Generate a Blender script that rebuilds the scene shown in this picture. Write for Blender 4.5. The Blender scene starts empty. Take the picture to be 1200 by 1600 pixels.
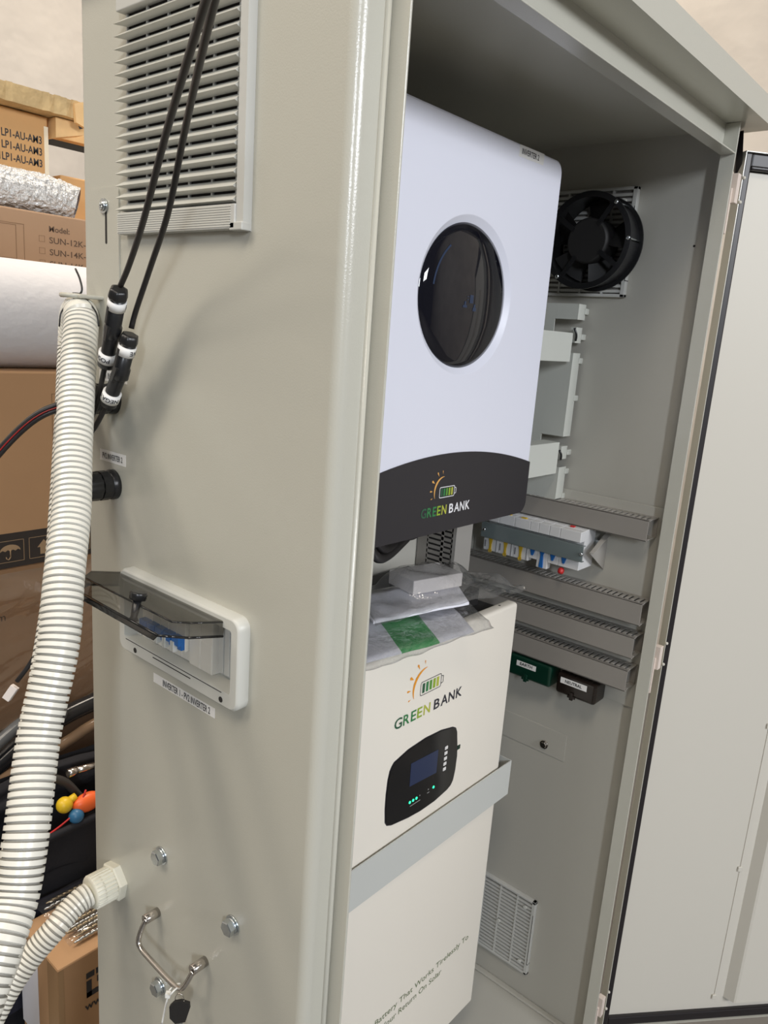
import bpy, bmesh, math, random
from mathutils import Vector, Matrix, noise
random.seed(7)
SC = bpy.context.scene
COL = SC.collection
V = Vector
PI = math.pi

# ------------------------------------------------------------------ camera
cam_d = bpy.data.cameras.new('camera'); cam = bpy.data.objects.new('camera', cam_d); COL.objects.link(cam)
right = V((0.65508677, -0.75224419, 0.07063999))
fwd = V((0.74493521, 0.62743171, -0.22671783))
up = right.cross(fwd)
cam.matrix_world = Matrix(((right.x, up.x, -fwd.x, -0.52), (right.y, up.y, -fwd.y, -0.4836), (right.z, up.z, -fwd.z, 1.65), (0, 0, 0, 1)))
cam_d.sensor_fit = 'VERTICAL'; cam_d.sensor_height = 32.0; cam_d.lens = 1190.9 / 1600 * 32.0
cam_d.clip_start = 0.02
SC.camera = cam

# ------------------------------------------------------------------ world, lamps, exposure
w = bpy.data.worlds.new('world'); SC.world = w; w.use_nodes = True
bg = w.node_tree.nodes['Background']; bg.inputs[0].default_value = (0.95, 0.94, 0.95, 1); bg.inputs[1].default_value = 0.06
def area(name, loc, target, size, size_y, power, col):
    l = bpy.data.lights.new(name, 'AREA'); l.shape = 'RECTANGLE'; l.size = size; l.size_y = size_y; l.energy = power; l.color = col
    o = bpy.data.objects.new(name, l); COL.objects.link(o); o.location = loc
    o.rotation_euler = (V(target) - V(loc)).to_track_quat('-Z', 'Y').to_euler(); return o
area('high_bay_light', (-2.4, 0.9, 4.6), (0, 0.3, 1.1), 1.1, 1.1, 36, (1.0, 0.90, 0.77))
area('high_bay_light', (-3.6, 2.4, 4.8), (0, 0.3, 1.1), 1.1, 1.1, 34, (1.0, 0.90, 0.77))
area('high_bay_light', (-2.2, -1.4, 5.2), (0.2, 0.2, 1.2), 1.1, 1.1, 38, (1.0, 0.89, 0.74))
area('window_daylight', (-3.5, -3.75, 3.0), (0.0, 0.0, 1.6), 0.34, 1.0, 62, (0.86, 0.92, 1.0))
area('high_bay_light', (1.4, 1.6, 5.4), (0.9, 2.4, 1.5), 1.2, 1.2, 88, (1.0, 0.88, 0.74))
area('roller_door_daylight', (0.0, -5.2, 3.25), (0.5, 0.0, 1.4), 1.9, 0.8, 118, (0.94, 0.96, 1.0))
SC.view_settings.view_transform = 'Standard'; SC.view_settings.look = 'None'
SC.view_settings.exposure = 0.62; SC.view_settings.gamma = 1.0; SC.view_settings.use_curve_mapping = False

# ------------------------------------------------------------------ materials
def mat(name, col, rough=0.5, metal=0.0, bump=0.0, bscale=300, bdist=0.0004, var=0.0, vscale=6, emit=0, spec=0.5, coat=0.0):
    m = bpy.data.materials.new(name); m.use_nodes = True; nt = m.node_tree; b = nt.nodes['Principled BSDF']
    b.inputs['Base Color'].default_value = (*col, 1); b.inputs['Roughness'].default_value = rough; b.inputs['Metallic'].default_value = metal
    b.inputs['Specular IOR Level'].default_value = spec; b.inputs['Coat Weight'].default_value = coat; b.inputs['Coat Roughness'].default_value = 0.05
    if emit: b.inputs['Emission Color'].default_value = (*col, 1); b.inputs['Emission Strength'].default_value = emit
    if bump or var:
        g = nt.nodes.new('ShaderNodeNewGeometry')
    if bump:
        n = nt.nodes.new('ShaderNodeTexNoise'); n.inputs['Scale'].default_value = bscale; n.inputs['Detail'].default_value = 2
        nt.links.new(g.outputs['Position'], n.inputs['Vector'])
        k = nt.nodes.new('ShaderNodeBump'); k.inputs['Strength'].default_value = bump; k.inputs['Distance'].default_value = bdist
        nt.links.new(n.outputs[0], k.inputs['Height']); nt.links.new(k.outputs[0], b.inputs['Normal'])
    if var:
        n = nt.nodes.new('ShaderNodeTexNoise'); n.inputs['Scale'].default_value = vscale; n.inputs['Detail'].default_value = 5
        nt.links.new(g.outputs['Position'], n.inputs['Vector'])
        r = nt.nodes.new('ShaderNodeMix'); r.data_type = 'RGBA'
        r.inputs[6].default_value = (*[c * (1 - var) for c in col], 1); r.inputs[7].default_value = (*[min(1, c * (1 + var)) for c in col], 1)
        nt.links.new(n.outputs[0], r.inputs[0]); nt.links.new(r.outputs[2], b.inputs['Base Color'])
    return m
def film(name, tint, gloss=0.25, rough=0.08, bump=0.0, bscale=20, diff=0.0, dcol=(0.8, 0.8, 0.8), base=0.045):
    m = bpy.data.materials.new(name); m.use_nodes = True; nt = m.node_tree; nt.nodes.clear()
    out = nt.nodes.new('ShaderNodeOutputMaterial'); t = nt.nodes.new('ShaderNodeBsdfTransparent'); t.inputs[0].default_value = (*tint, 1)
    g = nt.nodes.new('ShaderNodeBsdfGlossy'); g.inputs['Roughness'].default_value = rough
    d = nt.nodes.new('ShaderNodeBsdfDiffuse'); d.inputs[0].default_value = (*dcol, 1)
    m0 = nt.nodes.new('ShaderNodeMixShader'); m0.inputs[0].default_value = diff
    nt.links.new(t.outputs[0], m0.inputs[1]); nt.links.new(d.outputs[0], m0.inputs[2])
    mx = nt.nodes.new('ShaderNodeMixShader'); lw = nt.nodes.new('ShaderNodeLayerWeight'); lw.inputs[0].default_value = 0.5
    pw = nt.nodes.new('ShaderNodeMath'); pw.operation = 'POWER'; pw.inputs[1].default_value = 3.0; nt.links.new(lw.outputs['Facing'], pw.inputs[0])
    ma = nt.nodes.new('ShaderNodeMath'); ma.operation = 'MULTIPLY_ADD'; ma.inputs[1].default_value = gloss * 1.6; ma.inputs[2].default_value = base; nt.links.new(pw.outputs[0], ma.inputs[0])
    nt.links.new(ma.outputs[0], mx.inputs[0]); nt.links.new(m0.outputs[0], mx.inputs[1]); nt.links.new(g.outputs[0], mx.inputs[2])
    if bump:
        ge = nt.nodes.new('ShaderNodeNewGeometry'); n = nt.nodes.new('ShaderNodeTexNoise'); n.inputs['Scale'].default_value = bscale; n.inputs['Detail'].default_value = 3
        nt.links.new(ge.outputs['Position'], n.inputs['Vector']); k = nt.nodes.new('ShaderNodeBump'); k.inputs['Strength'].default_value = bump; k.inputs['Distance'].default_value = 0.01
        nt.links.new(n.outputs[0], k.inputs['Height']); nt.links.new(k.outputs[0], g.inputs['Normal'])
    nt.links.new(mx.outputs[0], out.inputs[0]); return m
STEEL = mat('grey_powder_coat', (0.505, 0.495, 0.43), 0.25, bump=0.25, bscale=520, bdist=0.0006, spec=0.6)
STEEL2 = mat('grey_powder_coat_inside', (0.47, 0.455, 0.405), 0.45, bump=0.1, bscale=520, bdist=0.0005)
DOORM = mat('cream_grey_powder_coat', (0.62, 0.59, 0.52), 0.48, bump=0.1, bscale=400, bdist=0.0004)
STRAPM = mat('light_grey_painted_steel', (0.56, 0.57, 0.54), 0.42)
RAILM = mat('pale_green_grey_steel', (0.56, 0.57, 0.52), 0.5)
GASK = mat('black_rubber', (0.014, 0.011, 0.012), 0.4)
WHITE = mat('white_powder_coat', (0.76, 0.77, 0.86), 0.38, bump=0.12, bscale=700, bdist=0.0003)
CREAM = mat('cream_powder_coat', (0.82, 0.77, 0.68), 0.38, bump=0.08, bscale=600, bdist=0.0003)
CHAR = mat('charcoal_plastic', (0.022, 0.020, 0.024), 0.45)
BLACK = mat('black_plastic', (0.012, 0.012, 0.013), 0.32)
MATT = mat('black_matt_plastic', (0.012, 0.011, 0.011), 0.6)
DOME = mat('glossy_black_lens', (0.006, 0.006, 0.010), 0.04, spec=0.45, coat=0.1)
PANELG = mat('glossy_black_panel', (0.006, 0.006, 0.007), 0.08, spec=0.5)
ABS = mat('light_grey_plastic', (0.55, 0.55, 0.52), 0.42)
ABSW = mat('grey_white_plastic', (0.60, 0.60, 0.555), 0.38)
HOSE = mat('cream_white_corrugated_plastic', (0.79, 0.77, 0.69), 0.30, spec=0.5)
HOSEG = mat('conduit_groove_shade', (0.30, 0.29, 0.26), 0.5)  # darker copy of the hose colour, paints the shade in its grooves
IVORY = mat('ivory_nylon', (0.76, 0.74, 0.63), 0.40)
DUCT = mat('warm_grey_duct_plastic', (0.27, 0.25, 0.225), 0.48)
DUCTL = mat('warm_grey_duct_fingers', (0.36, 0.34, 0.31), 0.5)
ZINC = mat('zinc_plated_steel', (0.62, 0.66, 0.68), 0.25, 1.0)
CHROME = mat('brushed_nickel', (0.60, 0.56, 0.52), 0.22, 1.0)
HINGE = mat('cream_hinge_tape', (0.72, 0.62, 0.55), 0.5)
PAPER = mat('white_paper', (0.80, 0.80, 0.86), 0.6)
STICK = mat('white_label_tape', (0.80, 0.79, 0.77), 0.45)
INK = mat('black_ink', (0.03, 0.03, 0.035), 0.6)
GREEN = mat('green_print', (0.02, 0.36, 0.07), 0.45)
LOGO = [mat('logo_dark_green', (0.025, 0.10, 0.05), 0.5), mat('logo_green', (0.03, 0.20, 0.06), 0.5), mat('logo_mid_green', (0.10, 0.28, 0.04), 0.5),
        mat('logo_lime', (0.27, 0.40, 0.03), 0.5), mat('logo_yellow_green', (0.45, 0.48, 0.06), 0.5), mat('logo_orange', (0.80, 0.32, 0.02), 0.5),
        mat('logo_white', (0.8, 0.8, 0.82), 0.5), mat('logo_charcoal', (0.03, 0.03, 0.04), 0.5), mat('logo_amber', (0.72, 0.38, 0.10), 0.5)]
LED = mat('green_led', (0.02, 0.85, 0.30), 0.3, emit=1.6)
BTN = mat('silver_button', (0.75, 0.74, 0.72), 0.3)
LCD = mat('dim_lcd', (0.016, 0.026, 0.065), 0.12, emit=0.10)
ICON = mat('dim_blue_icon', (0.006, 0.017, 0.045), 0.3, emit=0.3)
YEL = mat('yellow_plastic', (0.75, 0.50, 0.02), 0.4)
YELT = mat('ochre_toggle', (0.55, 0.36, 0.02), 0.4)
BLUE = mat('blue_toggle', (0.015, 0.13, 0.42), 0.35)
RED = mat('red_plastic', (0.50, 0.02, 0.02), 0.4)
ORANGE = mat('orange_plastic', (0.85, 0.14, 0.03), 0.4)
CYAN = mat('blue_cap_plastic', (0.03, 0.14, 0.28), 0.4)
MCBW = mat('breaker_white_plastic', (0.66, 0.66, 0.66), 0.4)
MCBC = mat('breaker_cream_plastic', (0.74, 0.71, 0.64), 0.4)
BARM = film('smoky_clear_plastic', (0.42, 0.47, 0.47), 0.35, 0.12, diff=0.5, dcol=(0.27, 0.32, 0.32))
GREENB = mat('dark_green_plastic', (0.003, 0.028, 0.016), 0.3)
BROWNB = film('smoky_brown_plastic', (0.10, 0.07, 0.055), 0.3, 0.12, diff=0.55, dcol=(0.028, 0.02, 0.016))
TINT = film('smoked_clear_plastic', (0.50, 0.49, 0.46), 0.22, 0.06, diff=0.14, dcol=(0.10, 0.10, 0.095))
TINTD = film('smoked_clear_plastic_edge', (0.12, 0.12, 0.12), 0.2, 0.10, diff=0.5, dcol=(0.03, 0.03, 0.03))
BAG = film('clear_plastic_bag', (0.95, 0.95, 0.95), 0.3, 0.09, bump=1.0, bscale=40, base=0.09, diff=0.035, dcol=(0.75, 0.76, 0.78))
WRAP = film('stretch_wrap', (0.86, 0.84, 0.82), 0.6, 0.16, bump=1.0, bscale=14, diff=0.05, dcol=(0.8, 0.75, 0.7), base=0.16)
CARD = mat('brown_cardboard', (0.46, 0.275, 0.145), 0.75, var=0.10, vscale=5)
CARDO = mat('tan_cardboard', (0.62, 0.36, 0.15), 0.75, var=0.10, vscale=6)
CARDT = mat('packing_tape', (0.40, 0.25, 0.13), 0.25)
WOOD = mat('weathered_timber', (0.55, 0.40, 0.20), 0.8, bump=0.6, bscale=40, bdist=0.01, var=0.45, vscale=22)
WOODL = mat('raw_timber', (0.78, 0.52, 0.25), 0.8, var=0.2, vscale=20)
FOAM = mat('white_foam_sheet', (0.70, 0.70, 0.73), 0.7, bump=0.3, bscale=45, bdist=0.006)
CONC = mat('concrete_wall', (0.52, 0.485, 0.44), 0.9, bump=0.35, bscale=9, bdist=0.02, var=0.24, vscale=2.6)
FLOORM = mat('concrete_floor', (0.15, 0.145, 0.135), 0.6, var=0.15, vscale=3)
FABRIC = mat('black_canvas', (0.010, 0.010, 0.014), 0.85, bump=0.4, bscale=60, bdist=0.004)
FABN = mat('dark_navy_canvas', (0.012, 0.013, 0.028), 0.8, bump=0.4, bscale=60, bdist=0.004)
CABLE = mat('black_cable', (0.013, 0.011, 0.011), 0.42)
CABR = mat('red_stripe', (0.30, 0.01, 0.01), 0.4)
CLEARP = mat('clear_connector_plastic', (0.72, 0.66, 0.62), 0.2)
BRASS = mat('brassy_drill_steel', (0.42, 0.34, 0.22), 0.3, 0.9)
ZIP = mat('white_nylon_tie', (0.78, 0.78, 0.75), 0.4)
MESHI = mat('grey_filter_mat', (0.30, 0.28, 0.26), 0.9)
DARK = mat('dark_gap', (0.03, 0.027, 0.025), 0.9)

# ------------------------------------------------------------------ mesh helpers
class MB:
    def __init__(s): s.bm = bmesh.new()
    def face(s, pts, mi=0, smooth=False):
        f = s.bm.faces.new([s.bm.verts.new(p) for p in pts]); f.material_index = mi; f.smooth = smooth; return s
    def box(s, lo, hi, mi=0, bev=0.0, seg=2):
        b = bmesh.new(); bmesh.ops.create_cube(b, size=1)
        for v in b.verts: v.co = V([(lo[i] + hi[i]) / 2 + v.co[i] * (hi[i] - lo[i]) for i in range(3)])
        if bev: bmesh.ops.bevel(b, geom=list(b.edges), offset=bev, segments=seg, affect='EDGES', profile=0.5)
        return s.add(b, mi)
    def add(s, b, mi=0, M=None, smooth=False):
        if M: bmesh.ops.transform(b, matrix=M, verts=b.verts)
        me = bpy.data.meshes.new('tmp'); b.to_mesh(me); b.free()
        n = len(s.bm.faces); s.bm.from_mesh(me); bpy.data.meshes.remove(me)
        s.bm.faces.ensure_lookup_table()
        for f in s.bm.faces[n:]: f.material_index = mi; f.smooth = f.smooth or smooth
        return s
    def obox(s, c, ax, half, mi=0, bev=0.0):
        """box centred c, with unit axes ax (3 vectors) and half sizes"""
        b = bmesh.new(); bmesh.ops.create_cube(b, size=2)
        for v in b.verts: v.co = V([v.co[i] * half[i] for i in range(3)])
        if bev: bmesh.ops.bevel(b, geom=list(b.edges), offset=bev, segments=2, affect='EDGES', profile=0.5)
        a0, a1, a2 = [V(a) for a in ax]
        for v in b.verts: v.co = V(c) + a0 * v.co.x + a1 * v.co.y + a2 * v.co.z
        bmesh.ops.recalc_face_normals(b, faces=b.faces)
        return s.add(b, mi)
    def rev(s, p0, p1, prof, seg=32, mi=0, smooth=True, mod=None, cap=True):
        """surface of revolution from p0 towards p1; prof = [(dist, radius)]"""
        p0, p1 = V(p0), V(p1); d = (p1 - p0).normalized(); a = d.orthogonal().normalized(); b = d.cross(a)
        rings = []
        for (t, r) in prof:
            ring = []
            for i in range(seg):
                th = 2 * PI * i / seg; rr = r * (mod(th) if mod else 1)
                ring.append(s.bm.verts.new(p0 + d * t + (a * math.cos(th) + b * math.sin(th)) * rr))
            rings.append(ring)
        for q in range(len(rings) - 1):
            for i in range(seg):
                f = s.bm.faces.new((rings[q][i], rings[q][(i + 1) % seg], rings[q + 1][(i + 1) % seg], rings[q + 1][i])); f.smooth = smooth; f.material_index = mi
        if cap:
            for ring, rv in ((rings[0], True), (rings[-1], False)):
                f = s.bm.faces.new(ring[::-1] if rv else ring); f.material_index = mi
        return s
    def cyl(s, p0, p1, r, seg=24, mi=0, smooth=True, bev=0.0, mod=None):
        L = (V(p1) - V(p0)).length
        pr = [(0, r), (L, r)] if not bev else [(0, r - bev), (bev, r), (L - bev, r), (L, r - bev)]
        return s.rev(p0, p1, pr, seg, mi, smooth, mod)
    def prism(s, pts, d, mi=0, smooth=False):
        """closed polygon pts (3D) extruded by vector d"""
        d = V(d); a = [s.bm.verts.new(V(p)) for p in pts]; b = [s.bm.verts.new(V(p) + d) for p in pts]; n = len(pts)
        f1 = s.bm.faces.new(a); f2 = s.bm.faces.new(b[::-1]); f1.material_index = f2.material_index = mi
        for i in range(n):
            f = s.bm.faces.new((a[i], b[i], b[(i + 1) % n], a[(i + 1) % n])); f.material_index = mi; f.smooth = smooth
        return s
    def tube(s, path, r, seg=14, mi=0, cap=True, rad=None, mis=None):
        P_ = [V(p) for p in path]; n = len(P_); T = [(P_[min(i + 1, n - 1)] - P_[max(i - 1, 0)]).normalized() for i in range(n)]
        a = T[0].orthogonal().normalized(); rings = []
        for i in range(n):
            if i: a = (a - T[i] * a.dot(T[i])).normalized()
            b = T[i].cross(a); rr = rad[i] if rad else r
            rings.append([s.bm.verts.new(P_[i] + (a * math.cos(2 * PI * k / seg) + b * math.sin(2 * PI * k / seg)) * rr) for k in range(seg)])
        for q in range(n - 1):
            for k in range(seg):
                f = s.bm.faces.new((rings[q][k], rings[q][(k + 1) % seg], rings[q + 1][(k + 1) % seg], rings[q + 1][k])); f.smooth = True
                f.material_index = mis[q] if mis else mi
        if mis:
            for i in range(1, n - 1):
                if rad[i] != rad[i - 1] or rad[i] != rad[i + 1]:
                    for k in range(seg):
                        e = s.bm.edges.get((rings[i][k], rings[i][(k + 1) % seg]))
                        if e: e.smooth = False
        if cap:
            s.bm.faces.new(rings[0][::-1]).material_index = mi; s.bm.faces.new(rings[-1]).material_index = mi
        return s
    def text(s, txt, size, o, r, u, mi=0, thick=0.0002, bold=0.0, align='LEFT', width=None, letters=None, sx=1.0):
        r, u = V(r).normalized(), V(u).normalized(); nrm = r.cross(u)
        c = bpy.data.curves.new('t', 'FONT'); c.body = txt; c.size = size; c.align_x = align; c.offset = bold; c.resolution_u = 3
        ob = bpy.data.objects.new('t', c); COL.objects.link(ob); bpy.context.view_layer.update()
        me = bpy.data.meshes.new_from_object(ob.evaluated_get(bpy.context.evaluated_depsgraph_get()))
        bpy.data.objects.remove(ob); bpy.data.curves.remove(c)
        b = bmesh.new(); b.from_mesh(me); bpy.data.meshes.remove(me)
        if width and len(b.verts):
            xs = [v.co.x for v in b.verts]; sx = width / (max(xs) - min(xs)); x0 = min(xs)
            for v in b.verts: v.co.x -= x0
        for v in b.verts: v.co = V(o) + r * v.co.x * sx + u * v.co.y + nrm * thick
        if letters:
            mids = letters
        return s.add(b, mi)
    def grid(s, f, nu, nv, mi=0, smooth=True):
        g = [[s.bm.verts.new(f(i / nu, j / nv)) for j in range(nv + 1)] for i in range(nu + 1)]
        for i in range(nu):
            for j in range(nv):
                q = s.bm.faces.new((g[i][j], g[i + 1][j], g[i + 1][j + 1], g[i][j + 1])); q.smooth = smooth; q.material_index = mi
        return s
def wl(o):
    p = V((0, 0, 0))
    while o: p += o.location; o = o.parent
    return p
def thing(name, label, cat, loc, group=None):
    o = bpy.data.objects.new(name, None); COL.objects.link(o); o.location = loc; o.empty_display_size = 0.05
    o['label'] = label; o['category'] = cat
    if group: o['group'] = group
    return o
def obj(name, mb, mats, parent=None, label=None, cat=None, group=None, kind=None, loc=None, recalc=True, autos=False):
    mats = mats if isinstance(mats, (list, tuple)) else [mats]
    bm = mb.bm
    if recalc: bmesh.ops.recalc_face_normals(bm, faces=bm.faces)
    me = bpy.data.meshes.new(name)
    if parent: base = wl(parent); loc = V((0, 0, 0))
    else:
        if loc is None:
            xs = [v.co for v in bm.verts]; loc = V((sum(v.x for v in xs) / len(xs), sum(v.y for v in xs) / len(xs), min(v.z for v in xs)))
        base = V(loc)
    bmesh.ops.translate(bm, vec=-base, verts=bm.verts)
    bm.to_mesh(me); bm.free()
    for m in mats: me.materials.append(m)
    o = bpy.data.objects.new(name, me); COL.objects.link(o); o.location = loc
    if parent: o.parent = parent
    if label: o['label'] = label
    if cat: o['category'] = cat
    if group: o['group'] = group
    if kind: o['kind'] = kind
    return o
def copy_thing(o, delta, label):
    c = o.copy(); COL.objects.link(c); c.location = o.location + V(delta); c['label'] = label
    def rec(a, b):
        for ch in a.children:
            d = ch.copy(); COL.objects.link(d); d.parent = b; rec(ch, d)
    rec(o, c); return c
def spline(pts, step):
    """Catmull-Rom through pts, resampled at about step metres"""
    P_ = [V(p) for p in pts]; P_ = [P_[0] * 2 - P_[1]] + P_ + [P_[-1] * 2 - P_[-2]]; out = []
    for i in range(1, len(P_) - 2):
        a, b, c, d = P_[i - 1:i + 3]
        for k in range(24):
            t = k / 24
            out.append(0.5 * ((2 * b) + (c - a) * t + (2 * a - 5 * b + 4 * c - d) * t * t + (3 * b - a - 3 * c + d) * t ** 3))
    out.append(P_[-2]); res = [out[0]]; acc = 0; prev = out[0]; 
    for p in out[1:]:
        seg = (p - prev).length
        while acc + seg >= step:
            t = (step - acc) / seg; prev = prev.lerp(p, t); res.append(prev.copy()); seg = (p - prev).length; acc = 0
        acc += seg; prev = p
    return res
def rrect(x0, x1, z0, z1, r, n=8):
    pts = []
    for cx, cz, a0 in ((x1 - r, z1 - r, 0), (x0 + r, z1 - r, 90), (x0 + r, z0 + r, 180), (x1 - r, z0 + r, 270)):
        for i in range(n + 1):
            a = math.radians(a0 + 90 * i / n); pts.append((cx + r * math.cos(a), cz + r * math.sin(a)))
    return pts
LX, LU = V((0, -1, 0)), V((0, 0, 1))      # text directions on faces that look to -x
FX, FU = V((1, 0, 0)), V((0, 0, 1))       # text directions on faces that look to -y

# ------------------------------------------------------------------ setting
obj('floor', MB().box((-6, -6, -0.1), (3.9, 4.2, 0)), FLOORM, kind='structure')
obj('wall_back', MB().box((-6, 3.2, 0), (3.9, 3.4, 6)), CONC, kind='structure')
obj('wall_right', MB().box((3.2, -6, 0), (3.4, 3.2, 6)), CONC, kind='structure')

# ------------------------------------------------------------------ the cabinet
CW, CD, CB, CT = 0.942, 0.483, 0.10, 2.040     # width, depth, inner floor, inner ceiling
cab = thing('electrical_cabinet', 'tall open light grey steel cabinet with hooded top holding the inverter and battery', 'cabinet', (0.47, 0.24, 0))
# left side panel with a rounded front corner and the flange behind it
t = 0.0015
m = MB(); prof = [(0.0, CD)] + [(0.0, 0.034)] + [(0.013 - 0.013 * math.cos(math.radians(a)), 0.034 - 0.013 * math.sin(math.radians(a))) for a in range(10, 91, 10)] + [(0.0385, 0.021)]
HY0, HY1, HZ0, HZ1 = 0.148, 0.374, 1.2365, 1.3185      # cut-out behind the breaker enclosure
def cut_panel(mb, x):
    for y0, y1, z0, z1 in ((0.034, CD, 0, HZ0), (0.034, CD, HZ1, CT), (0.034, HY0, HZ0, HZ1), (HY1, CD, HZ0, HZ1)):
        mb.face([(x, y1, z0), (x, y0, z0), (x, y0, z1), (x, y1, z1)])
cut_panel(m, 0.0)
for (x0, y0), (x1, y1) in zip(prof[1:], prof[2:]):
    m.face([(x0, y0, 0.0), (x1, y1, 0.0), (x1, y1, CT), (x0, y0, CT)], smooth=False)
prof2 = [(x + t, y + (t if i > 1 else 0)) for i, (x, y) in enumerate(prof)]
cut_panel(m, t)
for (x0, y0), (x1, y1) in zip(prof2[1:], prof2[2:]):
    m.face([(x0, y0, 0.0), (x0, y0, CT), (x1, y1, CT), (x1, y1, 0.0)])
bmesh.ops.remove_doubles(m.bm, verts=m.bm.verts, dist=1e-5)
m.bm.normal_update()
for f in m.bm.faces: f.smooth = abs(f.normal.x) > 0.02 and abs(f.normal.y) > 0.02
o = obj('left_side_panel', m, STEEL, cab, recalc=False)
obj('left_front_lip', MB().box((0.0385, -0.002, 0.0), (0.0415, 0.0225, CT), bev=0.0008).cyl((0.0345, 0.0205, 0.0), (0.0345, 0.0205, CT), 0.0035, 12), STEEL, cab)
m = MB()
m.box((CW - t, 0.034, 0.0), (CW, CD, CT)); m.box((0.903, 0.021, 0), (CW, 0.0225, CT))
obj('right_side_panel', m, STEEL2, cab)
obj('right_front_lip', MB().box((0.8985, -0.003, 0.0), (0.902, 0.0225, CT - 0.004), bev=0.0008), STEEL, cab)
obj('top_front_lip', MB().box((0.0415, -0.002, 1.9865), (0.8985, 0.0225, 1.989), bev=0.0006), STEEL, cab)
obj('top_flange', MB().box((0.0, 0.021, 1.989), (CW, 0.0225, CT)), STEEL, cab)
obj('bottom_sill', MB().box((0.0, -0.002, 0.0), (CW, 0.021, 0.10)), STEEL, cab)
obj('back_panel', MB().box((0, CD, 0), (CW, CD + t, CT)), STEEL2, cab)
obj('ceiling_panel', MB().box((t, 0.0225, CT), (CW - t, CD, CT + t)), STEEL2, cab)
obj('inner_floor_panel', MB().box((t, 0.0225, CB - 0.003), (CW - t, CD, CB)), STEEL2, cab)
# corner angle along floor/right wall
obj('floor_edge_fold', MB().box((0.925, 0.03, CB), (0.9405, CD, CB + 0.006), bev=0.003), STEEL2, cab)
# roof hood
m = MB().box((-0.022, -0.036, 2.0365), (0.969, 0.505, 2.0385)).box((-0.022, -0.0375, 2.0365), (0.969, -0.036, 2.075)).box((-0.0235, -0.0375, 2.0365), (-0.022, 0.505, 2.075)).box((0.969, -0.0375, 2.0365), (0.9705, 0.505, 2.075)).box((-0.022, -0.036, 2.074), (0.969, 0.505, 2.076))
obj('roof_hood', m, STEEL, cab)
# adjustable plate near the back edge of the left panel
m = MB(); pl = rrect(0.402, 0.475, 1.60, 1.799, 0.006)
m.prism([(-0.0022, y, z) for y, z in pl], (0.0022, 0, 0))
pp = obj('cover_plate', m, STEEL, cab)
obj('slot', MB().prism([(-0.0026, y, z) for y, z in rrect(0.4285, 0.4325, 1.734, 1.778, 0.0018, 4)], (0.0006, 0, 0)), DARK, pp)
m = MB().cyl((-0.0022, 0.434, 1.778), (-0.0045, 0.434, 1.778), 0.0088, 24).rev((-0.0045, 0.434, 1.778), (-0.02, 0.434, 1.778), [(0, 0.0062), (0.0018, 0.0058), (0.0028, 0.0035)], 20)
m.obox((-0.0073, 0.434, 1.778), ((1, 0, 0), (0, 0.7, 0.7), (0, -0.7, 0.7)), (0.0004, 0.0035, 0.0009)).obox((-0.0073, 0.434, 1.778), ((1, 0, 0), (0, 0.7, 0.7), (0, -0.7, 0.7)), (0.0004, 0.0009, 0.0035))
obj('screw', m, ZINC, pp)
# hook that the conduit hangs from
m = MB().box((-0.034, 0.438, 1.6665), (0.0, 0.452, 1.6715), bev=0.002).tube(spline([(-0.028, 0.445, 1.669), (-0.040, 0.452, 1.6692), (-0.041, 0.470, 1.6695), (-0.030, 0.487, 1.6695)], 0.004), 0.003)
obj('support_bracket', m, STEEL, cab)
# labels stuck on the side
def label_on_side(y0, y1, z0, z1, txt, tsize, tilt=0.0, tx=0.004, wid=None, x=-0.0004):
    r = V((0, -math.cos(tilt), math.sin(tilt))); u = V((0, math.sin(tilt), math.cos(tilt))); o_ = V((x, y0, z0)); L_, H_ = y0 - y1, z1 - z0
    mm = MB().prism([o_, o_ + r * L_, o_ + r * L_ + u * H_, o_ + u * H_], (0.0003, 0, 0))
    lb = obj('label', mm, STICK, cab)
    obj('lettering', MB().text(txt, tsize, o_ + r * tx + u * (H_ - tsize * 0.7) * 0.5, r, u, thick=0.0003, width=wid, bold=tsize * 0.015), INK, lb)
label_on_side(0.456, 0.3925, 1.4605, 1.4755, 'PV2 INVERTER 2', 0.0105, wid=0.049, tx=0.007)
label_on_side(0.455, 0.3885, 1.566, 1.5795, 'PV1 INVERTER 1', 0.0105, wid=0.052, tx=0.007)
label_on_side(0.328, 0.197, 1.185, 1.198, 'INVERTER 1 - PV2 INVERTER 2', 0.0125, wid=0.100, tx=0.022)
# bolts
def hexbolt(p, d, R=0.0105, h=0.008, name='bolt', par=None, rot=0.3):
    p, d = V(p), V(d)
    mm = MB().cyl(p, p + d * 0.0018, R * 1.22, 28)
    mm.cyl(p + d * 0.0018, p + d * 0.0042, R * 0.98, 24)
    mm.rev(p + d * 0.0042, p + d * 0.02, [(0, R), (h - 0.001, R), (h, R * 0.86)], 6, smooth=False)
    return obj(name, mm, ZINC, par)
for y, z in ((0.307, 0.934), (0.151, 0.921), (0.309, 0.717)):
    hexbolt((0, y, z), (-1, 0, 0), par=cab)
# folding lift handle
hd = obj('handle', MB().tube(spline([(-0.017, 0.3165, 0.836), (-0.024, 0.318, 0.824), (-0.030, 0.317, 0.808), (-0.031, 0.310, 0.801), (-0.0315, 0.290, 0.799), (-0.032, 0.235, 0.7975), (-0.031, 0.217, 0.800), (-0.027, 0.2105, 0.808), (-0.018, 0.2055, 0.828)], 0.003), 0.0036), CHROME, cab)
for y, z in ((0.3155, 0.8375), (0.205, 0.8305)):
    mm = MB().rev((0, y, z), (-0.03, y, z), [(0, 0.0068), (0.0215, 0.0068), (0.022, 0.0062), (0.022, 0.005), (0.016, 0.0045)], 24)
    obj('handle_post', mm, CHROME, hd)
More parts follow.
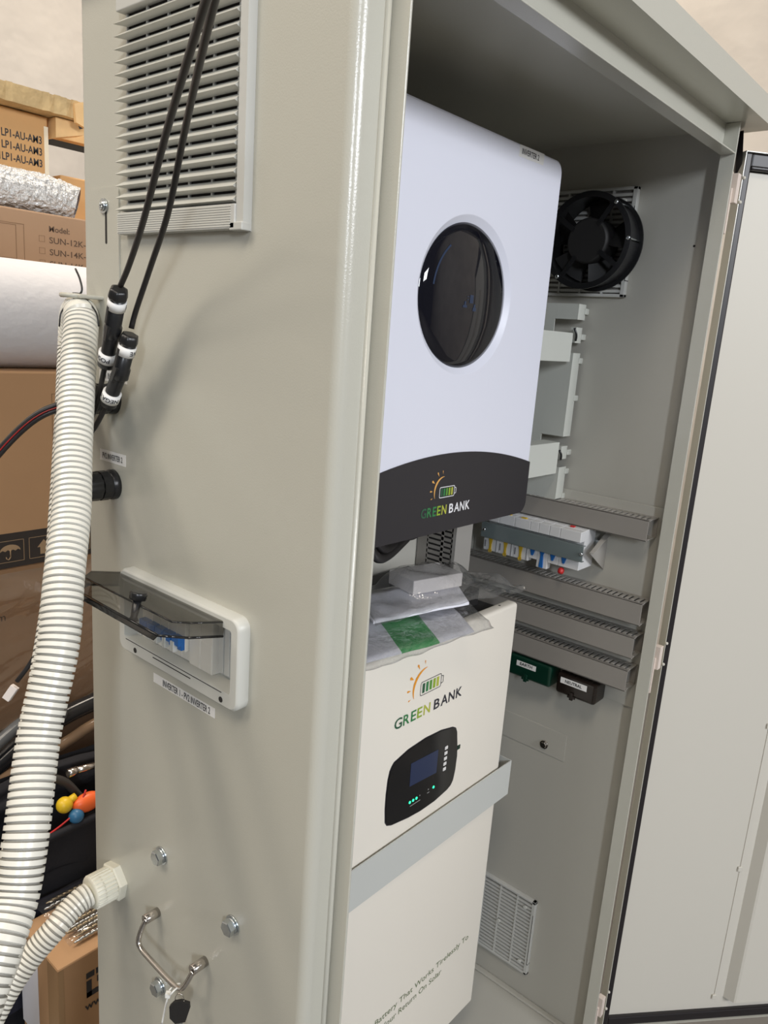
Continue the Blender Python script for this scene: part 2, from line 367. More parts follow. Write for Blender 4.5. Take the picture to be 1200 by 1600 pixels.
# inner mounting plate, slotted strip, stiff plate on the right wall, hinges
obj('mounting_plate', MB().box((0.9345, 0.033, 0.937), (0.9375, 0.46, 1.36), bev=0.001), STEEL2, cab)
sp = obj('hanger_plate', MB().box((0.9385, 0.170, 0.751), (0.9405, 0.46, 0.8145), bev=0.0007), STEEL2, cab)
obj('screw', MB().cyl((0.9385, 0.2205, 0.773), (0.9345, 0.2205, 0.773), 0.0095, 20).rev((0.9345, 0.2205, 0.773), (0.92, 0.2205, 0.773), [(0, 0.0075), (0.004, 0.0065)], 6, smooth=False), CHROME, sp)
for i, z in enumerate((1.936, 1.066, 0.228)):
    hp = obj('hinge', MB().box((0.918, -0.0075, z - 0.024), (0.9325, 0.006, z + 0.024), bev=0.001).box((0.914, -0.001, z - 0.075), (0.9185, 0.006, z - 0.0), bev=0.001), HINGE, cab)
for (y, z) in ((0.045, 1.885), (0.045, 1.865), (0.06, 1.845), (0.062, 0.255)):
    pass
obj('screw_hole', MB().cyl((0.9405, 0.058, 1.845), (0.9398, 0.058, 1.845), 0.0022, 12), DARK, cab)

# the door, opened past square
H = V((0.957, -0.012, 0)); DU = V((0.757, -0.653, 0)).normalized(); DN = DU.cross(V((0, 0, 1))).normalized(); DZ = V((0, 0, 1))
def dp(u_, n_, z_): return H + DU * u_ + DN * n_ + DZ * z_
def dbox(mb, u0, u1, n0, n1, z0, z1, mi=0, bev=0.0):
    return mb.obox(dp((u0 + u1) / 2, (n0 + n1) / 2, (z0 + z1) / 2), (DU, DN, DZ), ((u1 - u0) / 2, (n1 - n0) / 2, (z1 - z0) / 2), mi, bev)
DW, D0, D1 = 0.89, 0.150, 2.002
door = obj('door', dbox(MB(), 0.0, DW, -0.024, -0.0225, D0, D1), DOORM, cab)
m = MB(); dbox(m, -0.012, -0.0105, -0.024, 0.0, D0, D1); dbox(m, DW, DW + 0.0015, -0.024, 0.0, D0, D1); dbox(m, -0.012, DW, -0.024, 0.0, D1 - 0.0015, D1); dbox(m, -0.012, DW, -0.024, 0.0, D0, D0 + 0.0015)
obj('door_edge', m, STEEL, door)
m = MB()
dbox(m, -0.0105, 0.003, -0.022, -0.002, D0 + 0.0015, D1 - 0.0015, bev=0.003)
dbox(m, DW - 0.014, DW, -0.022, -0.002, D0 + 0.0015, D1 - 0.0015, bev=0.003)
dbox(m, 0.003, DW - 0.014, -0.022, -0.004, D1 - 0.029, D1 - 0.0015, bev=0.003)
dbox(m, 0.003, DW - 0.014, -0.010, -0.001, D1 - 0.030, D1 - 0.022, bev=0.003)
dbox(m, 0.003, DW - 0.014, -0.022, -0.003, D0 + 0.0015, D0 + 0.024, bev=0.003)
obj('door_gasket', m, GASK, door)
obj('inner_skin', dbox(MB(), 0.003, DW - 0.014, -0.022, -0.012, D0 + 0.022, D1 - 0.03, bev=0.002), DOORM, door)
# hat-section stiffener on the door
hat = [(0.262, -0.012), (0.262, -0.0105), (0.285, -0.0105), (0.3, 0.008), (0.305, 0.0095), (0.43, 0.0095), (0.437, 0.008), (0.452, -0.0105), (0.475, -0.0105), (0.475, -0.012)]
m = MB().prism([dp(u_, n_, 0.205) for u_, n_ in hat], DZ * 1.6)
st = obj('stiffener', m, DOORM, door)
for z in (0.207, 0.55, 0.90, 1.25, 1.6): obj('weld', dbox(MB(), 0.256, 0.266, -0.012, -0.008, z - 0.006, z + 0.006, bev=0.0015), DOORM, st)
for z in (1.958, 1.918, 1.09, 1.045, 0.25, 0.205): obj('rivet', MB().add(*[(lambda b: (bmesh.ops.create_uvsphere(b, u_segments=12, v_segments=8, radius=0.0032), b)[1])(bmesh.new())], M=Matrix.Translation(dp(-0.009, 0.0, z)), smooth=True), DOORM, door)
# dark rubber strip hanging behind the top hinge corner
obj('corner_gasket', MB().prism([(0.944, 0.005, 2.034), (0.953, 0.012, 2.034), (0.964, 0.012, 1.985), (0.958, 0.002, 1.965), (0.948, 0.002, 2.000)], (0.004, 0.012, 0)), GASK, cab)

# vertical retaining frame inside: rails and wall channel
m = MB()
for z0, z1 in ((1.6225, 1.6785), (1.3975, 1.462)):
    m2 = MB().box((0.60, 0.247, z0), (0.884, 0.2495, z1), bev=0.001).box((0.60, 0.2495, z1 - 0.002), (0.884, 0.285, z1)).box((0.60, 0.2495, z0), (0.884, 0.285, z0 + 0.002))
    obj('mounting_rail', m2, RAILM, cab)
m = MB().box((0.900, 0.300, 1.30), (0.902, 0.335, 1.735))
for z0, z1 in ((1.472, 1.640), (1.30, 1.408), (1.705, 1.735)):
    m.box((0.900, 0.252, z0), (0.902, 0.2999, z1)).box((0.900, 0.250, z0), (0.930, 0.2519, z1))
m.box((0.900, 0.25, 1.66), (0.925, 0.262, 1.690)).box((0.900, 0.25, 1.425), (0.925, 0.262, 1.452))
obj('wall_channel', m, RAILM, cab)
for z in (1.722, 1.672, 1.625, 1.55, 1.438, 1.398, 1.345): obj('channel_clip', MB().box((0.925, 0.247, z - 0.006), (0.9405, 0.262, z + 0.006), bev=0.002), RAILM, cab)
m = MB().tube(spline([(0.886, 0.247, 1.688), (0.890, 0.243, 1.675), (0.897, 0.247, 1.662)], 0.003), 0.0022)
obj('black_tie', m, BLACK, cab)
m = MB().tube(spline([(0.886, 0.247, 1.446), (0.889, 0.243, 1.436), (0.897, 0.247, 1.424)], 0.003), 0.0022)
obj('black_tie', m, BLACK, cab)

# ------------------------------------------------------------------ outside louvre on the left panel
lv = thing('louvre_vent', 'light grey plastic louvred vent cover, square, high on the cabinet side', 'vent', (0, 0.27, 1.742))
GY0, GY1, GZ0, GZ1 = 0.1555, 0.389, 1.741, 1.990
obj('filter_or_shade_backing', MB().box((-0.0012, GY0 + 0.012, GZ0 + 0.02), (-0.0002, GY1 - 0.008, GZ1 - 0.01)), DARK, lv)  # dark sheet standing in for the shade behind the blades
m = MB().prism([(0, GY0, GZ0), (-0.010, GY0 + 0.001, GZ0 + 0.002), (-0.010, GY0 + 0.0125, GZ0 + 0.002), (0, GY0 + 0.0165, GZ0)], (0, 0, GZ1 - GZ0))
m.box((-0.0125, GY0 + 0.012, GZ0 + 0.0015), (0, GY1 - 0.002, GZ0 + 0.0255), bev=0.001).box((-0.0125, GY0 + 0.012, GZ1 - 0.012), (0, GY1 - 0.002, GZ1), bev=0.001)
m.box((-0.0125, GY0, GZ0), (0, GY0 + 0.02, GZ0 + 0.008), bev=0.001)
obj('frame', m, ABS, lv)
m = MB()
for k in range(9): m.box((-0.0131, GY0 + 0.018, GZ0 + 0.0035 + k * 0.0024), (-0.0124, GY1 - 0.0025, GZ0 + 0.0048 + k * 0.0024))
obj('ribbed_band', m, ABSW, lv)
m = MB()
for k in range(6): y = GY0 + 0.020 + k * 0.0405; m.box((-0.0035, y, GZ0 + 0.02), (-0.001, y + 0.003, GZ1 - 0.01))
obj('inner_ribs', m, ABS, lv)
for k in range(16):
    z = 1.7695 + k * 0.01306
    yl, yr = GY1 + 0.0, GY0 + 0.013
    # blade: tip line outside, roots inside, pointed ends
    A_ = [(-0.0145, yl, z), (-0.0145, yr, z)]
    topi = [(-0.0035, yr + 0.004, z + 0.0085), (-0.0035, yl - 0.013, z + 0.0085)]
    boti = [(-0.0035, yr + 0.004, z - 0.0020), (-0.0035, yl - 0.013, z - 0.0020)]
    m = MB(); bm = m.bm; vs = [bm.verts.new(p) for p in A_ + topi + boti]
    for f in ((0, 1, 2, 3), (0, 5, 4, 1), (3, 2, 4, 5), (0, 3, 5), (1, 4, 2)): bm.faces.new([vs[i] for i in f])
    obj('louvre_blade', m, ABSW, lv)

# ------------------------------------------------------------------ breaker enclosure with smoked lid
en = thing('breaker_enclosure', 'flush white plastic circuit breaker box with raised smoked lid, on cabinet side', 'breaker box', (0, 0.27, 1.21))
EY0, EY1, EZ0, EZ1, EX = 0.1365, 0.3865, 1.2185, 1.3315, -0.016
outer = rrect(EY0, EY1, EZ0, EZ1, 0.014); inner = rrect(0.150, 0.372, 1.2385, 1.3165, 0.004)
def frame_ring(mb, outer, inner, x0, x1, mi=0):
    n = len(outer)
    for i in range(n):
        j = (i + 1) % n
        (a, b), (c, d) = outer[i], outer[j]; (e, f_), (g, h) = inner[i], inner[j]
        mb.face([(x0, a, b), (x0, c, d), (x0, g, h), (x0, e, f_)], mi)
        mb.face([(x0, e, f_), (x0, g, h), (x1, g, h), (x1, e, f_)], mi)
def scl(pts, k):
    cy = sum(p[0] for p in pts) / len(pts); cz = sum(p[1] for p in pts) / len(pts)
    return [(p[0] + math.copysign(k, p[0] - cy) * 1.0, p[1] + math.copysign(k, p[1] - cz)) for p in pts]
outer_s = rrect(EY0 + 0.003, EY1 - 0.003, EZ0 + 0.003, EZ1 - 0.003, 0.012)
m = MB(); frame_ring(m, outer_s, inner, EX, 0.012)
n = len(outer)
for i in range(n):
    j = (i + 1) % n
    m.face([(EX, *outer_s[i]), (EX + 0.003, *outer[i]), (EX + 0.003, *outer[j]), (EX, *outer_s[j])], smooth=True)
    m.face([(EX + 0.003, *outer[i]), (0, *outer[i]), (0, *outer[j]), (EX + 0.003, *outer[j])], smooth=True)
bmesh.ops.remove_doubles(m.bm, verts=m.bm.verts, dist=1e-5)
fr = obj('frame', m, ABSW, en)
obj('inner_well', MB().box((0.0118, 0.148, 1.236), (0.0128, 0.374, 1.318)), ABS, en)
for y in (0.346, 0.166): obj('screw_recess', MB().cyl((EX - 0.0004, y, 1.2275), (EX + 0.001, y, 1.2275), 0.0035, 16), DARK, fr)
obj('latch_slot', MB().box((EX - 0.0005, 0.225, 1.2315), (EX + 0.001, 0.305, 1.2325)).box((EX - 0.0005, 0.165, 1.2365), (EX + 0.001, 0.368, 1.2372)), DARK, fr)
m = MB()
for k in range(4): m.box((0.004, 0.155 + k * 0.0115, 1.245), (0.0075, 0.164 + k * 0.0115, 1.312), bev=0.0005)
obj('blanking_strip', m, ABS, en)
# hinged smoked lid, raised: tray with corners A (hinge, right) B (outer, right) etc.
hx, hz = -0.012, 1.3215
ex, ez = -0.0785, 1.3365
lu = V((ex - hx, 0, ez - hz)); L0 = lu.length; lu.normalize(); ln = V((lu.z, 0, -lu.x)); 
if ln.z > 0: ln = -ln
ya, yb = 0.1655, 0.3865
def lp(s_, y, d): return V((hx, y, hz)) + lu * s_ + ln * d
m = MB()
ci = 0.03
topo = [lp(0, ya, 0), lp(0, yb, 0), lp(L0 * 0.62, yb + 0.0, 0), lp(L0, yb - ci, 0), lp(L0, ya + ci * 0.2, 0), lp(L0 * 0.72, ya, 0)]
m.prism(topo, -ln * 0.0018)
lid = obj('lid', m, TINT, en, 'smoked see-through lid held open')
m = MB(); dd = 0.0165
bot = [lp(0, ya, dd), lp(0, yb, dd), lp(L0 * 0.62, yb, dd), lp(L0 + 0.006, yb - ci, dd), lp(L0 + 0.010, ya + ci * 0.4, dd), lp(L0 * 0.70, ya, dd)]
for i in range(1, 6): j = (i + 1) % 6; m.face([topo[i], topo[j], bot[j], bot[i]])
obj('lid_wall', m, TINT, lid)
m = MB()
for i in range(1, 6): j = (i + 1) % 6; m.tube([topo[i], topo[j]], 0.0009, 6); m.tube([bot[i], bot[j]], 0.0016, 6)
m.prism([bot[3], bot[4], bot[4] + lu * 0.004 + ln * 0.004, bot[3] + lu * 0.004 + ln * 0.004], ln * 0.0014)
obj('lid_rim', m, TINTD, lid)
kc = lp(L0 * 1.02, 0.238, -0.002)
obj('knob', MB().rev(kc - ln * 0.004, kc - ln * 0.02, [(0, 0.0088), (0.0075, 0.0095), (0.009, 0.0085)], 24, mod=lambda th: 1 + 0.035 * math.cos(10 * th)).rev(kc - ln * 0.004, kc + ln * 0.03, [(0, 0.0052), (0.02, 0.0038), (0.024, 0.006)], 16), BLACK, lid)
# breakers inside
SBL = ['white breaker with blue toggle in side box, deepest under the raised lid', 'second white breaker with blue toggle in side box, counting from its left end', 'middle white breaker with blue toggle of the five in side box',
       'fourth white breaker with blue toggle in side box, counting from its left end', 'white circuit breaker with blue toggle in side box, next to blank filler plates']
for k in range(5):
    y1 = 0.3395 - k * 0.0178; y0 = y1 - 0.0174
    b = obj('circuit_breaker', MB().box((0.002, y0, 1.239), (0.0125, y1, 1.312), bev=0.0008).box((-0.006, y0, 1.254), (0.006, y1, 1.292), bev=0.0008), MCBC, label=SBL[k], cat='circuit breaker', group='breakers in the side box')
    obj('toggle', MB().box((-0.0150, y0 + 0.0008, 1.2625), (-0.004, y1 - 0.0008, 1.2740), bev=0.001).box((-0.0110, y0 + 0.0008, 1.2565), (-0.004, y0 + 0.0095, 1.264), bev=0.0008), BLUE, b)
    obj('toggle_guide', MB().box((-0.0165, y0 + 0.0098, 1.2535), (-0.005, y0 + 0.0125, 1.2670)).box((-0.0165, y0 + 0.0140, 1.2535), (-0.005, y0 + 0.0165, 1.2670)), ABSW, b)
obj('filler_plate', MB().box((0.002, 0.3403, 1.239), (0.0125, 0.3575, 1.312), bev=0.0008), MCBC, label='narrow white filler plate at the left end of the side box', cat='filler plate')
for k in range(2):
    y1 = 0.2495 - k * 0.023
    obj('filler_plate', MB().box((-0.0005, y1 - 0.0225, 1.2385), (0.0125, y1, 1.3145), bev=0.0006).box((-0.0012, y1 - 0.0215, 1.240), (0, y1 - 0.001, 1.276), bev=0.0004), MCBC,
        label=['white blank filler plate beside the blue-toggle breakers in side box', 'white blank filler plate beside the grey strips in side box'][k], cat='filler plate', group='filler plates in the side box')

# ------------------------------------------------------------------ cable glands
def gland(c, R, label, M_, hexr=None, nut=0.024, L_=0.056, name='cable_gland', knurl=10):
    x, y, z = c
    g = thing(name, label, 'cable gland', c)
    obj('flange', MB().rev(c, (x - 1, y, z), [(0, R * 1.02), (0.005, R * 1.02), (0.007, R * 0.98), (0.010, R * 0.95)], 36), M_, g)
    obj('body_hex', MB().rev((x - 0.010, y, z), (x - 1, y, z), [(0, R * 0.98), (0.001, R * 1.0), (nut * 0.5, R * 1.0)], 12 if not hexr else 6, smooth=False), M_, g)
    obj('clamping_nut', MB().rev((x - 0.010 - nut * 0.5, y, z), (x - 1, y, z), [(0, R * 0.92), (0.002, R * 0.97), (L_ - 0.03, R * 0.93), (L_ - 0.022, R * 0.78), (L_ - 0.018, R * 0.6), (L_ - 0.026, R * 0.5)], 60, mod=lambda th: 1 + 0.018 * (1 if math.cos(knurl * th) > 0 else -1)), M_, g)
    return g
gland((0, 0.422, 1.545), 0.0195, 'black cable gland with a cable through it, behind the plug connectors', BLACK)
gland((0, 0.4225, 1.4325), 0.0195, 'black empty cable gland below the small white sticker', BLACK)
g = thing('conduit_gland', 'ivory ribbed conduit gland low on the cabinet side', 'conduit gland', (0, 0.4225, 0.829))
c = V((0, 0.4225, 0.829)); ga = V((-1, 0, 0))
obj('hex_flange', MB().rev(c, c + ga, [(0, 0.0285), (0.010, 0.029), (0.012, 0.027)], 6, smooth=False), IVORY, g)
obj('ribbed_nut', MB().rev(c + ga * 0.011, c + ga, [(0, 0.0225), (0.002, 0.0240), (0.030, 0.0240), (0.032, 0.0225)], 112, smooth=False, mod=lambda th: 1 + 0.035 * (1 if math.cos(28 * th) > 0.0 else -1)).rev(c + ga * 0.030, c + ga, [(0, 0.0238), (0.003, 0.0240), (0.012, 0.0236), (0.014, 0.022), (0.014, 0.0178)], 48), IVORY, g)

# ------------------------------------------------------------------ corrugated conduits
def corrugated(name, pts, R, pitch, depth, label, seg=36, frac=0.70):
    P_ = spline(pts, pitch / 10); rad = []; mis = []
    for i in range(len(P_)):
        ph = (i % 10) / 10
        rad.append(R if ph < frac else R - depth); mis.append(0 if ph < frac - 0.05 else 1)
    m = MB().tube(P_, R, seg, rad=rad, mis=mis)
    for f in m.bm.faces: f.smooth = True
    o = obj(name, m, [HOSE, HOSEG], label=label, cat='conduit')
    return o
front = [(-0.026, 0.452, 1.647), (-0.030, 0.443, 1.638), (-0.050, 0.413, 1.597), (-0.092, 0.349, 1.497), (-0.118, 0.306, 1.436), (-0.150, 0.262, 1.378), (-0.175, 0.229, 1.315), (-0.209, 0.203, 1.240), (-0.243, 0.161, 1.170), (-0.264, 0.140, 1.125), (-0.289, 0.119, 1.098), (-0.319, 0.1, 1.059), (-0.345, 0.09, 1.0), (-0.37, 0.09, 0.88), (-0.40, 0.10, 0.6), (-0.42, 0.12, 0.3), (-0.44, 0.16, 0.03)]
back = [(-0.39, 0.25, 0.03), (-0.37, 0.22, 0.3), (-0.34, 0.20, 0.65), (-0.289, 0.20, 0.93), (-0.255, 0.205, 1.01), (-0.237, 0.215, 1.065), (-0.212, 0.233, 1.116), (-0.179, 0.271, 1.198), (-0.152, 0.294, 1.265), (-0.110, 0.347, 1.347), (-0.051, 0.437, 1.482), (-0.004, 0.516, 1.580), (0.003, 0.525, 1.615), (-0.003, 0.508, 1.643), (-0.015, 0.478, 1.6505)]
corrugated('corrugated_conduit', back + front, 0.0207, 0.0072, 0.0026, 'large cream corrugated conduit looped over the bracket at the cabinet corner', seg=44)
small = [(-0.046, 0.4225, 0.829), (-0.060, 0.4225, 0.8265), (-0.080, 0.4205, 0.818), (-0.1, 0.417, 0.807), (-0.135, 0.421, 0.778), (-0.172, 0.419, 0.742), (-0.216, 0.406, 0.690), (-0.25, 0.40, 0.62), (-0.30, 0.40, 0.46), (-0.34, 0.42, 0.25), (-0.40, 0.46, 0.06), (-0.46, 0.50, 0.02)]
corrugated('corrugated_conduit', small, 0.0170, 0.0062, 0.0021, 'smaller cream corrugated conduit entering the ivory gland', seg=32)
# zip ties
m = MB().tube(spline([(-0.018, 0.478, 1.703), (-0.0165, 0.470, 1.690), (-0.018, 0.463, 1.676), (-0.022, 0.470, 1.668)], 0.003), 0.0013, 8)
m.tube(spline([(-0.021, 0.462, 1.6685), (-0.034, 0.462, 1.662), (-0.046, 0.462, 1.648), (-0.049, 0.462, 1.630)], 0.003), 0.0010, 8)
m.tube(spline([(-0.021, 0.455, 1.6685), (-0.022, 0.440, 1.663), (-0.018, 0.428, 1.650), (-0.018, 0.422, 1.632)], 0.003), 0.0010, 8)
m.obox((-0.022, 0.469, 1.6705), ((1, 0, 0), (0, 1, 0), (0, 0, 1)), (0.004, 0.0035, 0.003), bev=0.0005)
obj('cable_tie', m, BLACK, label='thin black cable tie round the top of the large conduit', cat='cable tie')

# ------------------------------------------------------------------ solar plug leads
def lead(name, pts, r, label, mats=CABLE, group=None):
    return obj(name, MB().tube(spline(pts, 0.006), r, 12), mats, label=label, cat='cable', group=group)
def connector(pa, pb, pc, pd, label, txt1, txt2, off):
    """pa top -> pd bottom"""
    pa, pb, pc, pd = V(pa), V(pb), V(pc), V(pd)
    g = thing('plug_connector', label, 'connector', pd)
    d1 = (pb - pa).normalized()
    hexm = lambda th: 1 + 0.05 * math.cos(6 * th)
    obj('clamping_nut', MB().rev(pa - d1 * 0.002, pa + d1, [(0, 0.0062), (0.001, 0.0090), (0.006, 0.0100), (0.010, 0.0104), (0.012, 0.0098)], 30, mod=hexm), BLACK, g)
    L1 = (pb - pa).length
    obj('socket_body', MB().rev(pa + d1 * 0.010, pa + d1, [(0, 0.0092), (L1 - 0.008, 0.0088), (L1 - 0.006, 0.0100), (L1 + 0.006, 0.0100), (L1 + 0.008, 0.0080)], 24).obox(pa + d1 * (L1 * 0.75) + V((-0.0085, 0, 0)), (d1, d1.cross(V((1, 0, 0))).normalized(), V((1, 0, 0))), (0.012, 0.0025, 0.002), bev=0.0006), BLACK, g)
    d2 = (pc - pb).normalized(); L2 = (pc - pb).length
    obj('plug_body', MB().rev(pb + d2 * 0.004, pc, [(0, 0.0085), (0.003, 0.0092), (L2 * 0.5, 0.0086), (L2 - 0.006, 0.0084), (L2 - 0.002, 0.0100), (L2 + 0.006, 0.0100), (L2 + 0.009, 0.006)], 24).obox(pb + d2 * 0.013 + V((-0.008, -0.004, 0)), (d2, d2.cross(V((1, 0, 0))).normalized(), V((1, 0, 0))), (0.010, 0.003, 0.0025), bev=0.0006), BLACK, g)
    def wrap(c_, d_, hl, txt, R, a0):
        m_ = MB().cyl(c_ - d_ * hl, c_ + d_ * hl, R, 36)
        lab = obj('label', m_, STICK, g)
        # letters bent round the barrel, reading upside down as in the photo
        tm = MB(); tm.text(txt, hl * 1.30, (0, 0, 0), (1, 0, 0), (0, 1, 0), thick=0, bold=hl * 0.03)
        cd = (V(cam.matrix_world.translation) - c_); cd = (cd - d_ * cd.dot(d_)).normalized(); sd = cd.cross(d_).normalized()
        for v in tm.bm.verts:
            a = math.radians(a0) - v.co.x / R; h = v.co.y - hl * 0.45
            v.co = c_ + d_ * h + (cd * math.cos(a) + sd * math.sin(a)) * (R + 0.0002)
        obj('lettering', tm, INK, lab)
    wrap(pa + d1 * 0.018, d1, 0.0058, txt1, 0.0103, off[0])
    wrap(pc - d2 * 0.003, d2, 0.0062, txt2, 0.0108, off[1])
lead('solar_cable', [(-0.23, -0.11, 1.85), (-0.21, -0.064, 1.844), (-0.195, -0.033, 1.846), (-0.134, 0.101, 1.8), (-0.096, 0.196, 1.741), (-0.072, 0.262, 1.702), (-0.0620, 0.298, 1.679)], 0.0031, 'black cable hanging to the upper left plug connector, further from the cabinet front', group=None)
lead('solar_cable', [(-0.215, -0.10, 1.86), (-0.193, -0.05, 1.853), (-0.178, -0.019, 1.855), (-0.099, 0.127, 1.811), (-0.069, 0.197, 1.751), (-0.048, 0.262, 1.70), (-0.040, 0.303, 1.655), (-0.0415, 0.311, 1.633)], 0.0031, 'black cable hanging to the lower right plug connector, nearer the cabinet front', group=None)
connector((-0.062, 0.300, 1.676), (-0.054, 0.325, 1.640), (-0.047, 0.352, 1.600), (-0.043, 0.37, 1.57), 'upper black plug connector of the pair, label reading POSITIVE', 'POSITIVE', 'POSITIVE', (232, 18))
connector((-0.0415, 0.3125, 1.628), (-0.0410, 0.329, 1.594), (-0.0395, 0.3595, 1.553), (-0.038, 0.396, 1.519), 'lower black plug connector of the pair, label reading NEGATIVE', 'NEGATIVE', 'NEGATIVE', (222, 62))
lead('solar_cable', [(-0.047, 0.356, 1.594), (-0.046, 0.366, 1.575), (-0.042, 0.385, 1.545), (-0.046, 0.405, 1.515), (-0.054, 0.424, 1.503)], 0.0031, 'short black cable below the upper plug connector, running behind the large conduit')
lead('solar_cable', [(-0.040, 0.362, 1.549), (-0.040, 0.375, 1.535), (-0.043, 0.395, 1.510), (-0.050, 0.415, 1.492)], 0.0031, 'short black cable below the lower plug connector, running behind the large conduit')
pv = [(-0.02, 0.4225, 1.545), (-0.035, 0.418, 1.543), (-0.051, 0.433, 1.538), (-0.063, 0.445, 1.532), (-0.075, 0.452, 1.526), (-0.088, 0.461, 1.515), (-0.103, 0.472, 1.497), (-0.118, 0.482, 1.476), (-0.14, 0.50, 1.44)]
tw = thing('twin_cable', 'twin black solar cable with thin red stripe sweeping left behind the conduit', 'cable', (-0.1, 0.43, 1.5))
obj('upper_core', MB().tube(spline([V(p) + V((0, 0, 0.0035)) for p in pv], 0.006), 0.0034, 12), CABLE, tw)
obj('lower_core', MB().tube(spline([V(p) - V((0, 0, 0.0030)) for p in pv], 0.006), 0.0034, 12), CABLE, tw)
obj('red_stripe', MB().tube(spline([V(p) + V((-0.0024, -0.0022, 0.0002)) for p in pv], 0.006), 0.0008, 8), CABR, tw)

# keys on the handle
kg = thing('key', 'black plastic-headed key hanging from the folding handle', 'key', (-0.033, 0.21, 0.745))
ka = (V((0.25, -0.35, 0)).normalized(), V((0.8, 0.6, 0)).normalized(), V((0, 0, 1)))
ka = (V((0.6, -0.8, 0)), V((0.8, 0.6, 0)), V((0, 0, 1)))
obj('key_head', MB().prism([V((-0.0345, 0.213, 0.776)) + ka[0] * a * 1.35 + ka[2] * (b * 1.3 - 0.005) - ka[1] * 0.002 for a, b in [(-0.009, -0.010), (-0.0095, 0.004), (-0.005, 0.010), (0.002, 0.0125), (0.010, 0.0105), (0.0105, 0.004), (0.0065, -0.012), (-0.0035, -0.016)]], ka[1] * 0.0045), MATT, kg)
obj('key_blade', MB().obox(V((-0.0335, 0.212, 0.735)), ka, (0.0035, 0.0009, 0.018)), ZINC, kg)
obj('key_ring', MB().tube(spline([V((-0.034, 0.213, 0.788)) + ka[0] * 0.006 * math.cos(a) + V((0, 0, 0.009 * math.sin(a))) for a in [i * PI / 5 for i in range(11)]], 0.002), 0.0006, 6), CHROME, kg)
m = MB().tube(spline([(-0.031, 0.221, 0.800), (-0.040, 0.218, 0.802), (-0.043, 0.222, 0.795), (-0.038, 0.232, 0.790), (-0.030, 0.229, 0.797), (-0.029, 0.220, 0.804)], 0.002), 0.0011, 8)
m.obox((-0.041, 0.229, 0.789), ka, (0.0032, 0.003, 0.0035), bev=0.0006).tube(spline([(-0.041, 0.229, 0.787), (-0.042, 0.234, 0.765), (-0.043, 0.240, 0.735)], 0.004), 0.0012, 8)
obj('cable_tie', m, ZIP, label='white nylon cable tie looped on the folding handle beside the key', cat='cable tie')

